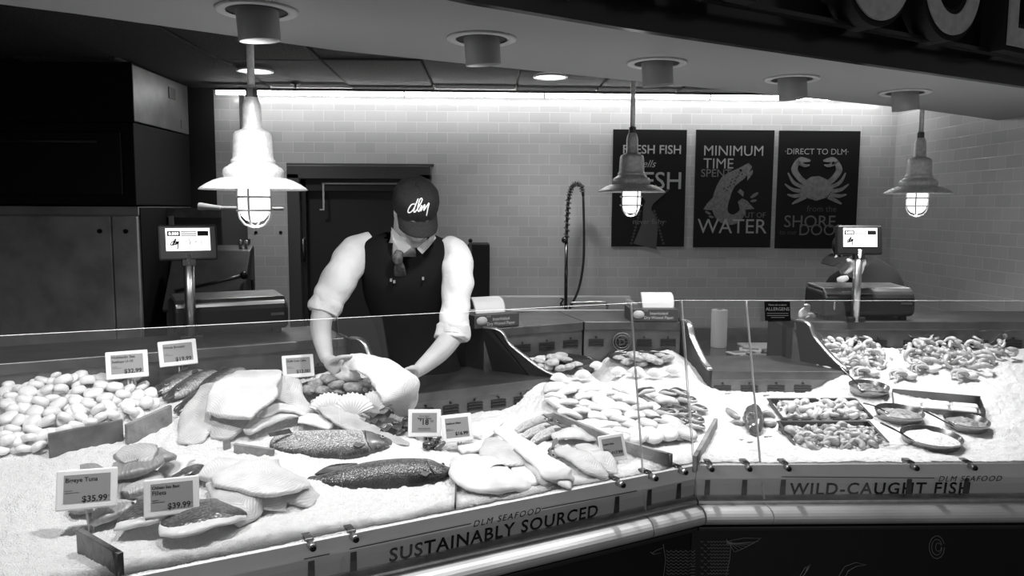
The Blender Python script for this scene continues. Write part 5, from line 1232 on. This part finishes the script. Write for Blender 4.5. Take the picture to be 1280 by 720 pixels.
# camera-side hands: palm, five fingers each
def hand(m,w,k,pn,fing,thumb,r=.0088):
    """w wrist, k knuckle centre, pn across-vector (index->little), fing list of 4 paths beyond the knuckles"""
    m.loft([(w,.05,.04),(w.lerp(k,.5),.072,.036),(k,.080,.030)],seg=14,res=4,up=tuple((k-w).cross(pn)),ends=.12,ex=2.4)
    for i,f in enumerate(fing):
        m.loft([(p,2*q,2*q) for p,q in zip(f,(r*1.15,r*1.05,r*.95,r*.75))],seg=10,res=4,pt=True,ends=.08)
    m.loft([(p,2*q,2*q) for p,q in zip(thumb,(r*1.5,r*1.3,r*1.05,r*.8))],seg=10,res=4,pt=True,ends=.08)
kL=Y(427,463,3.00)
hand(m,Y(409,450,3.05),kL,V((.01,-.02,-.05)),
  [[Y(425,458,3.0),Y(436,461,2.97),Y(444,466,2.98),Y(450,469,3.0)],[Y(427,463,2.99),Y(437,467,2.96),Y(445,471,2.97),Y(451,473,2.99)],
   [Y(424,467,2.98),Y(433,471,2.955),Y(441,474,2.96),Y(447,475,2.98)],[Y(419,469,2.98),Y(427,473,2.96),Y(434,475,2.96),Y(439,476,2.97)]],
  [Y(411,456,3.04),Y(420,449,2.99),Y(431,446,2.97),Y(441,445,2.97)])
kR=Y(512,470,2.99)
hand(m,Y(521,464,3.035),kR,V((-.02,-.03,-.05)),
  [[Y(513,465,3.0),Y(505,464,2.985),Y(499,468,2.99),Y(496,473,3.0)],[Y(512,470,2.99),Y(503,470,2.985),Y(497,475,2.99),Y(495,480,3.0)],
   [Y(514,474,2.985),Y(506,476,2.985),Y(500,481,2.99),Y(499,486,3.0)],[Y(517,477,2.98),Y(511,481,2.98),Y(506,485,2.985),Y(505,489,2.99)]],
  [Y(521,468,3.02),Y(517,462,2.965),Y(510,461,2.945),Y(504,464,2.945)])
remesh(m,'body',skinm,man,.0048,4)
for i,x in ((0,-.030),(1,.030)):
    m=MB(); m.ball(HM@V((x,.084,.001)),.0095,seg=10); m.build('eye',mat('eye_white',.5,.2),man)
    m=MB(); m.ball(HM@V((x,.0895,-.001)),.0052,seg=8); m.build('iris',black,man)
    m=MB(); m.loft([(HM@V((x*.45,.094,.030)),.006,.008),(HM@V((x,.094,.036)),.006,.010),(HM@V((x*1.6,.078,.031)),.004,.006)],seg=8,res=3,pt=True,ends=.15); m.build('eyebrow',brow,man)
m=MB(); m.loft([(HM@V((-.074,-.01,.035)),.02,.05),(HM@V((-.064,-.062,.008)),.03,.085),(HM@V((0,-.108,.0)),.03,.10),(HM@V((.064,-.062,.008)),.03,.085),(HM@V((.074,-.01,.035)),.02,.05)],seg=10,res=6,up=tuple(HM.to_3x3()@V((0,0,1))),ends=.08); m.build('hair',hairm,man)
# shirt: sleeves with rolled cuffs, yoke and collar
for nm,pts,rs in (('sleeve',[Y(466,305,3.45),Y(448,313,3.425),Y(436,329,3.375),Y(424,350,3.325),Y(411,374,3.28),Y(405,388,3.26)],[.056,.070,.076,.074,.066,.062]),('sleeve',[Y(556,308,3.44),Y(569,320,3.405),Y(572,345,3.36),Y(570,375,3.32),Y(568,402,3.285),Y(566,420,3.262)],[.055,.068,.068,.064,.063,.064])):
    m=MB(); 
    m.loft([(p,2*r,2*r) for p,r in zip(pts,rs)],seg=28,res=9,pt=True,ends=0)
    # soft pulled folds, strongest near the elbow
    n=len(m.bm.verts); A0=pts[0]; T_=(pts[-1]-pts[0]).normalized(); Ln=(pts[-1]-pts[0]).length
    for v in m.bm.verts:
        t=(v.co-A0).dot(T_)/Ln; 
        f=.55+.9*max(0,t); q=v.co
        d=noise.noise(V((q.x*9+q.z*14,q.y*9,q.z*10)))*.008*f+.0022*math.sin(q.z*58+q.x*50+4*noise.noise(q*6))*f
        c=pts[0]+T_*(t*Ln); rr=(q-c); rr-=T_*rr.dot(T_)
        if rr.length>1e-4: v.co=q+rr.normalized()*d
    sl=m.build(nm,shirt,man)
    D=(pts[-1]-pts[-2]).normalized(); c=pts[-1]; r=rs[-1]
    m=MB(); m.loft([(c-D*.045,2*r*1.02,2*r*1.02),(c-D*.040,2*r*1.12,2*r*1.12),(c-D*.0,2*r*1.10,2*r*1.10),(c+D*.014,2*r*1.07,2*r*1.07),(c+D*.012,2*r*.9,2*r*.9),(c-D*.02,2*r*.85,2*r*.85)],seg=26,res=3,pt=True,ends=0,wob=.010); m.build('rolled_cuff',shirt,sl)
m=MB(); m.loft([(Y(510,335,3.43),.20,.20),(Y(508,313,3.41),.17,.17),(Y(508,300,3.38),.138,.135),(Y(508,290,3.365),.132,.128)],seg=24,res=4,up=(0,1,0),ends=0); m.build('shirt_neck',shirt,man)
for q in ([Y(489,284,3.33),Y(491,299,3.285),Y(502,320,3.275),Y(515,309,3.275),Y(505,301,3.29),Y(496,291,3.315)],[Y(541,286,3.34),Y(537,297,3.295),Y(521,311,3.275),Y(528,318,3.27),Y(538,307,3.285),Y(545,298,3.32)]):
    m=MB(); m.prism(q,V((.0,-.006,.002))); m.build('collar_flap',shirt,man,bevel=.003)
m=MB(); tie=mat('dark_tie',.015,.6,v2=.08,ns=70)
m.loft([(Y(500,313,3.27),.030,.02),(Y(497,322,3.262),.045,.03),(Y(499,330,3.265),.030,.02)],up=(0,-1,0),seg=12,ends=.1,ex=3); m.loft([(Y(499,328,3.265),.030,.012),(Y(500,340,3.30),.05,.012),(Y(503,372,3.46),.06,.010)],up=(0,-1,0),seg=10,ends=.04,ex=3); m.build('necktie',tie,man)
# black vest and apron: one garment
m=MB()
m.loft([(Y(508,290,3.42),.19,.13),(Y(508,296,3.42),.29,.16),(Y(508,304,3.425),.375,.20),(Y(508,322,3.435),.415,.25),(Y(509,345,3.46),.395,.30),(Y(511,372,3.51),.37,.315),(Y(517,405,3.58),.335,.30),(Y(524,440,3.63),.335,.30),(Y(530,480,3.67),.37,.33),(Y(532,540,3.70),.40,.35),(Y(533,640,3.70),.42,.36)],seg=32,res=5,up=(0,-1,0.25),ends=0,ex=2.5)
for v in list(m.bm.verts):
    v.co+=V((noise.noise(v.co*9),noise.noise(v.co*9+V((3,0,0))),0))*.010
# open V at the neck
vs_=[]
P_=CO
for f in list(m.bm.faces):
    c=f.calc_center_median(); vv=CM.transposed()@(c-CO); x=640+F*vv.x/-vv.z; y=360-F*vv.y/-vv.z
    if c.y<3.42 and y<333 and abs(x-(506+(y-300)*-.1))<max(0,(335-y)*.62): vs_.append(f)
bmesh.ops.delete(m.bm,geom=vs_,context='FACES')
ap=m.build('vest_apron',vest,man); so=ap.modifiers.new('s','SOLIDIFY'); so.thickness=.006; so.offset=-1
for px,py in ((489,350),(493,352),(529,348)):
    m=MB(); p=Y(px,py,3.30); m.box(p,(.008,.02,.012)); m.build('lapel_pin',mat('pin_metal',.4,.3,.6),man)
# trousers
m=MB()
for sx in (-1,1):
    k=V((.10*sx,0,0)); m.loft([(pel+k+V((0,0,.02)),.23,.25),(V((pel.x+k.x*1.1,3.70,.58)),.19,.19),(V((pel.x+k.x*1.2,3.75,.09)),.16,.18)],seg=16,res=4,ends=0,up=(0,-1,0))
m.build('trousers',blackm,man)
for sx in (-1,1): 
    k=.10*sx; m=MB(); m.loft([(V((pel.x+k*1.2,3.83,.055)),.09,.11),(V((pel.x+k*1.2,3.72,.06)),.10,.12),(V((pel.x+k*1.3,3.54,.035)),.10,.07)],ends=.1,ex=3); m.build('shoe',black,man)
# cap: dome with seams, button, bill and script mark
R=.112
def capP(x,y,z): return HM@V((x,y,z))
CZ0=.062
m=MB(); 
prof=[(1.0,-.052),(1.0,-.03),(1.0,.0),(.985,.025),(.93,.055),(.82,.080),(.64,.1),(.42,.112),(.2,.117),(0,.118)]
T_=HM@Matrix.Translation((0,-.010,CZ0))@Matrix.Diagonal((.092,.106,1,1))
prof=[(r,z*.66) for r,z in prof]; T_=HM@Matrix.Translation((0,-.010,CZ0))@Matrix.Diagonal((.096,.110,1,1))
m.lathe(prof,T_,48,cap=False)
for v in m.bm.verts:
    q=(HM.inverted()@v.co); a=math.atan2(q.x,q.y+.01); s=abs(math.sin(a*3)); v.co+=(v.co-HC).normalized()*(-.0028*(1-s)**6+.0035*noise.noise(v.co*26))
cap=m.build('cap',capm,man)
m=MB(); m.lathe([(.011,0),(.009,.006),(0,.008)],HM@Matrix.Translation((0,-.010,CZ0+.077)),14,cap=False); m.build('cap_button',capm,cap)
m=MB(); n=18; G=[]; 
for i in range(n+1):
    a=math.radians(-66+132*i/n); row=[]
    for j in range(7):
        t=j/6; bx=math.sin(a)*.092; by=math.cos(a)*.107-.012
        ox=math.sin(a)*.088*(1+.02*t); oy=by+t*(.078*math.cos(a*.95)**.6 if abs(a*.95)<1.57 else 0)
        x=bx+(ox-bx)*t; y=oy; z=CZ0-.026-t*.016-.030*(x/.088)**2*(.5+.5*t)
        row.append(V((x,y,z)))
    G.append(row)
for off in (0,-.005):
    Vv=[[m.v(HM@(p+V((0,0,off)))) for p in r] for r in G]
    for i in range(n):
        for j in range(6): m.f([Vv[i][j],Vv[i+1][j],Vv[i+1][j+1],Vv[i][j+1]],0,True)
    if off==0: V0=Vv
    else:
        for i in range(n): m.f([V0[i][6],V0[i+1][6],Vv[i+1][6],Vv[i][6]],0,True)
m.build('cap_bill',capm,cap)
m=MB(); K=[[(519,256.5),(515.5,257),(512.5,261),(511.3,265),(513.5,266),(517,263),(520,257)],[(522.8,250.2),(520.5,256),(518.3,262),(518,265.5),(520,265)],[(519.5,265),(524,258.5),(527,252.5),(526.6,250),(524.6,251.5),(523,257),(522.2,262.5),(523.2,265)],[(523.5,265),(526.5,258.5),(526.8,259.5),(525.6,264.5)],[(525.6,264.5),(529.6,257.5),(530,258.5),(528.8,263.8)],[(528.8,263.8),(534.8,255.2),(533.6,261),(532,269.5)]]
K=[[(523+(x-523)*1.12,258+(y-259)*1.12) for x,y in l] for l in K]
iM=T_.inverted()
def onCap(px,py):
    d=ray(px,py); o_=iM@CO; d_=(iM.to_3x3()@d); best=None; t=2.9
    while t<3.6:
        q=o_+d_*t; rr=math.hypot(q.x,q.y); zz=q.z
        lim=1.0
        for (r0,z0),(r1,z1) in zip(prof,prof[1:]):
            if z0<=zz<=z1: lim=r0+(r1-r0)*(zz-z0)/(z1-z0)
        if -.035<=zz<=.078 and rr<=lim: return T_@q-d.normalized()*.002
        t+=.0015
    return None
for l in K:
    p=[onCap(x,y) for x,y in l]; p=[x for x in p if x]
    if len(p)>1: m.tube(p,.0026,6,res=4)
m.build('cap_logo',mat('logo_white',.8,.6),cap)
# the held fillet
m=MB(); q=[(431,458,2.985),(446,452,2.955),(464,457,2.935),(484,470,2.915),(500,488,2.885),(503,505,2.91),(499,520,2.93)]
m.loft([(Y(*p),w,h) for p,w,h in zip(q,(.045,.070,.090,.135,.170,.125,.05),(.010,.014,.016,.017,.016,.014,.010))],seg=18,res=7,up=(.25,-.75,.5),ex=3.2,ends=.05,wob=.008,irr=.15); o=m.build('fish_fillet',fw,origin=tuple(Y(480,470,2.95))); tag(o,'ridged white fillet hanging from the man\'s hands','fish fillet')
# second clerk behind the far scale
cl_=thing('person','person in dark cap and shirt crouching behind the far shop scale','person',(1.98,4.5,0))
m=MB(); HM2=hframe(Y(1063,312,4.30),(-.86,-.18,-.42),(0,-.1,1))
limb(m,[Y(1078,520,4.55),Y(1080,450,4.52),Y(1080,385,4.45),Y(1075,358,4.40)],[.15,.14,.15,.09],16); limb(m,[Y(1074,356,4.40),Y(1069,326,4.34)],[.06,.056])
head(m,HM2,.98)
a0,a1,a2=Y(1052,372,4.35),Y(1040,408,4.2),Y(1018,398,4.05)
limb(m,[a0,a1,a2],[.06,.05,.03])
a0,a1,a3=Y(1098,372,4.42),Y(1075,415,4.2),Y(1024,408,4.0); limb(m,[a0,a1,a3],[.06,.05,.03])
for w,k,n in ((a2,Y(1009,391,4.02),0),(a3,Y(1014,402,3.98),1)):
    fs=[[k+V((0,0,.02-.013*i)),k+V((-.025,-.012,.022-.014*i)),k+V((-.045,-.02,.012-.012*i)),k+V((-.055,-.02,-.002-.010*i))] for i in range(4)]
    hand(m,w,k,V((0,0,-.05)),fs,[w.lerp(k,.4),k+V((.0,-.02,.035)),k+V((-.02,-.03,.045)),k+V((-.035,-.035,.042))])
for sx in (-.1,.1): limb(m,[V((2.0+sx,4.55,1.0)),V((2.0+sx,4.5,.5)),V((2.0+sx,4.6,.08))],[.1,.07,.045]); m.loft([(V((2.0+sx,4.64,.05)),.08,.09),(V((2.0+sx,4.42,.035)),.09,.06)],ends=.1)
remesh(m,'body',mat('skin_lightened',.55,.5,v2=.48,ns=14),cl_,.007,4)  # skin colour lightened to make up for the low light behind the scale
m=MB(); m.loft([(Y(1074,328,4.37),.15,.14),(Y(1078,336,4.38),.24,.17),(Y(1080,348,4.40),.38,.22),(Y(1080,368,4.43),.44,.26),(Y(1080,400,4.46),.44,.30),(Y(1080,450,4.52),.40,.30),(Y(1080,520,4.55),.40,.30)],seg=24,res=5,up=(-.5,-.8,.2),ends=0,ex=2.4); m.build('dark_shirt',mat('dark_shirt',.016,.85),cl_)
for a_,b_,c_ in ((Y(1050,368,4.37),Y(1040,408,4.2),.075),(Y(1100,368,4.42),Y(1075,415,4.2),.08)):
    m=MB(); m.loft([(a_,2*c_,2*c_),(a_.lerp(b_,.5),1.9*c_,1.9*c_),(b_,1.6*c_,1.6*c_)],seg=16,res=4,pt=True,ends=.06); m.build('sleeve',mat('dark_shirt',.016,.85),cl_)
m=MB(); m.loft([(Y(1046,351,4.28),.03,.015),(Y(1052,350,4.27),.045,.02),(Y(1060,347,4.28),.03,.02)],seg=10,ends=.1,up=(0,-1,0)); m.build('shirt_collar',mat('pale_collar',.4,.7),cl_)
for a_ in (a2,a3):
    pass
T2=HM2@Matrix.Translation((0,-.01,.03))@Matrix.Diagonal((.088,.102,.95,1)); m=MB(); m.lathe(prof,T2,36,cap=False); c2=m.build('cap',capm,cl_)
m=MB(); m.loft([(HM2@V((0,.07,.0)),.15,.008),(HM2@V((0,.12,-.004)),.15,.008),(HM2@V((0,.165,-.014)),.11,.006)],up=tuple(HM2.to_3x3()@V((0,0,1))),ends=.05,ex=3,seg=12); m.build('cap_bill',capm,c2)
m=MB()
for sx in (-.1,.1): m.loft([(V((2.0+sx,4.55,1.02)),.22,.24),(V((2.0+sx,4.5,.5)),.18,.19),(V((2.0+sx,4.6,.08)),.16,.18)],seg=14,res=4,ends=0,up=(0,-1,0))
m.build('trousers',blackm,cl_)
# ================================================================== LIGHT
w=bpy.data.worlds.new('world'); SC.world=w; w.use_nodes=True; nt=w.node_tree; bg=nt.nodes['Background']
tc=node(nt,'ShaderNodeTexCoord'); sp=node(nt,'ShaderNodeSeparateXYZ'); nt.links.new(tc.outputs['Generated'],sp.inputs[0])
cr=node(nt,'ShaderNodeValToRGB'); e=cr.color_ramp.elements; e[0].position=.35; e[0].color=(.01,.01,.01,1); e[1].position=.86; e[1].color=(.06,.06,.06,1)
x=e.new(.52); x.color=(.38,.38,.38,1); x=e.new(.66); x.color=(.75,.75,.75,1); x=e.new(.78); x.color=(.09,.09,.09,1)
mr=node(nt,'ShaderNodeMapRange'); mr.inputs[1].default_value=-1; nt.links.new(sp.outputs[2],mr.inputs[0]); nt.links.new(mr.outputs[0],cr.inputs[0]); nt.links.new(cr.outputs[0],bg.inputs[0]); bg.inputs[1].default_value=1.0
vs=SC.view_settings; vs.view_transform='Standard'; vs.look='None'; vs.exposure=0.; vs.gamma=1.; vs.use_curve_mapping=False
SC.cycles.max_bounces=8; SC.cycles.transparent_max_bounces=16; SC.cycles.use_denoising=True
SC.cycles.sample_clamp_indirect=4.
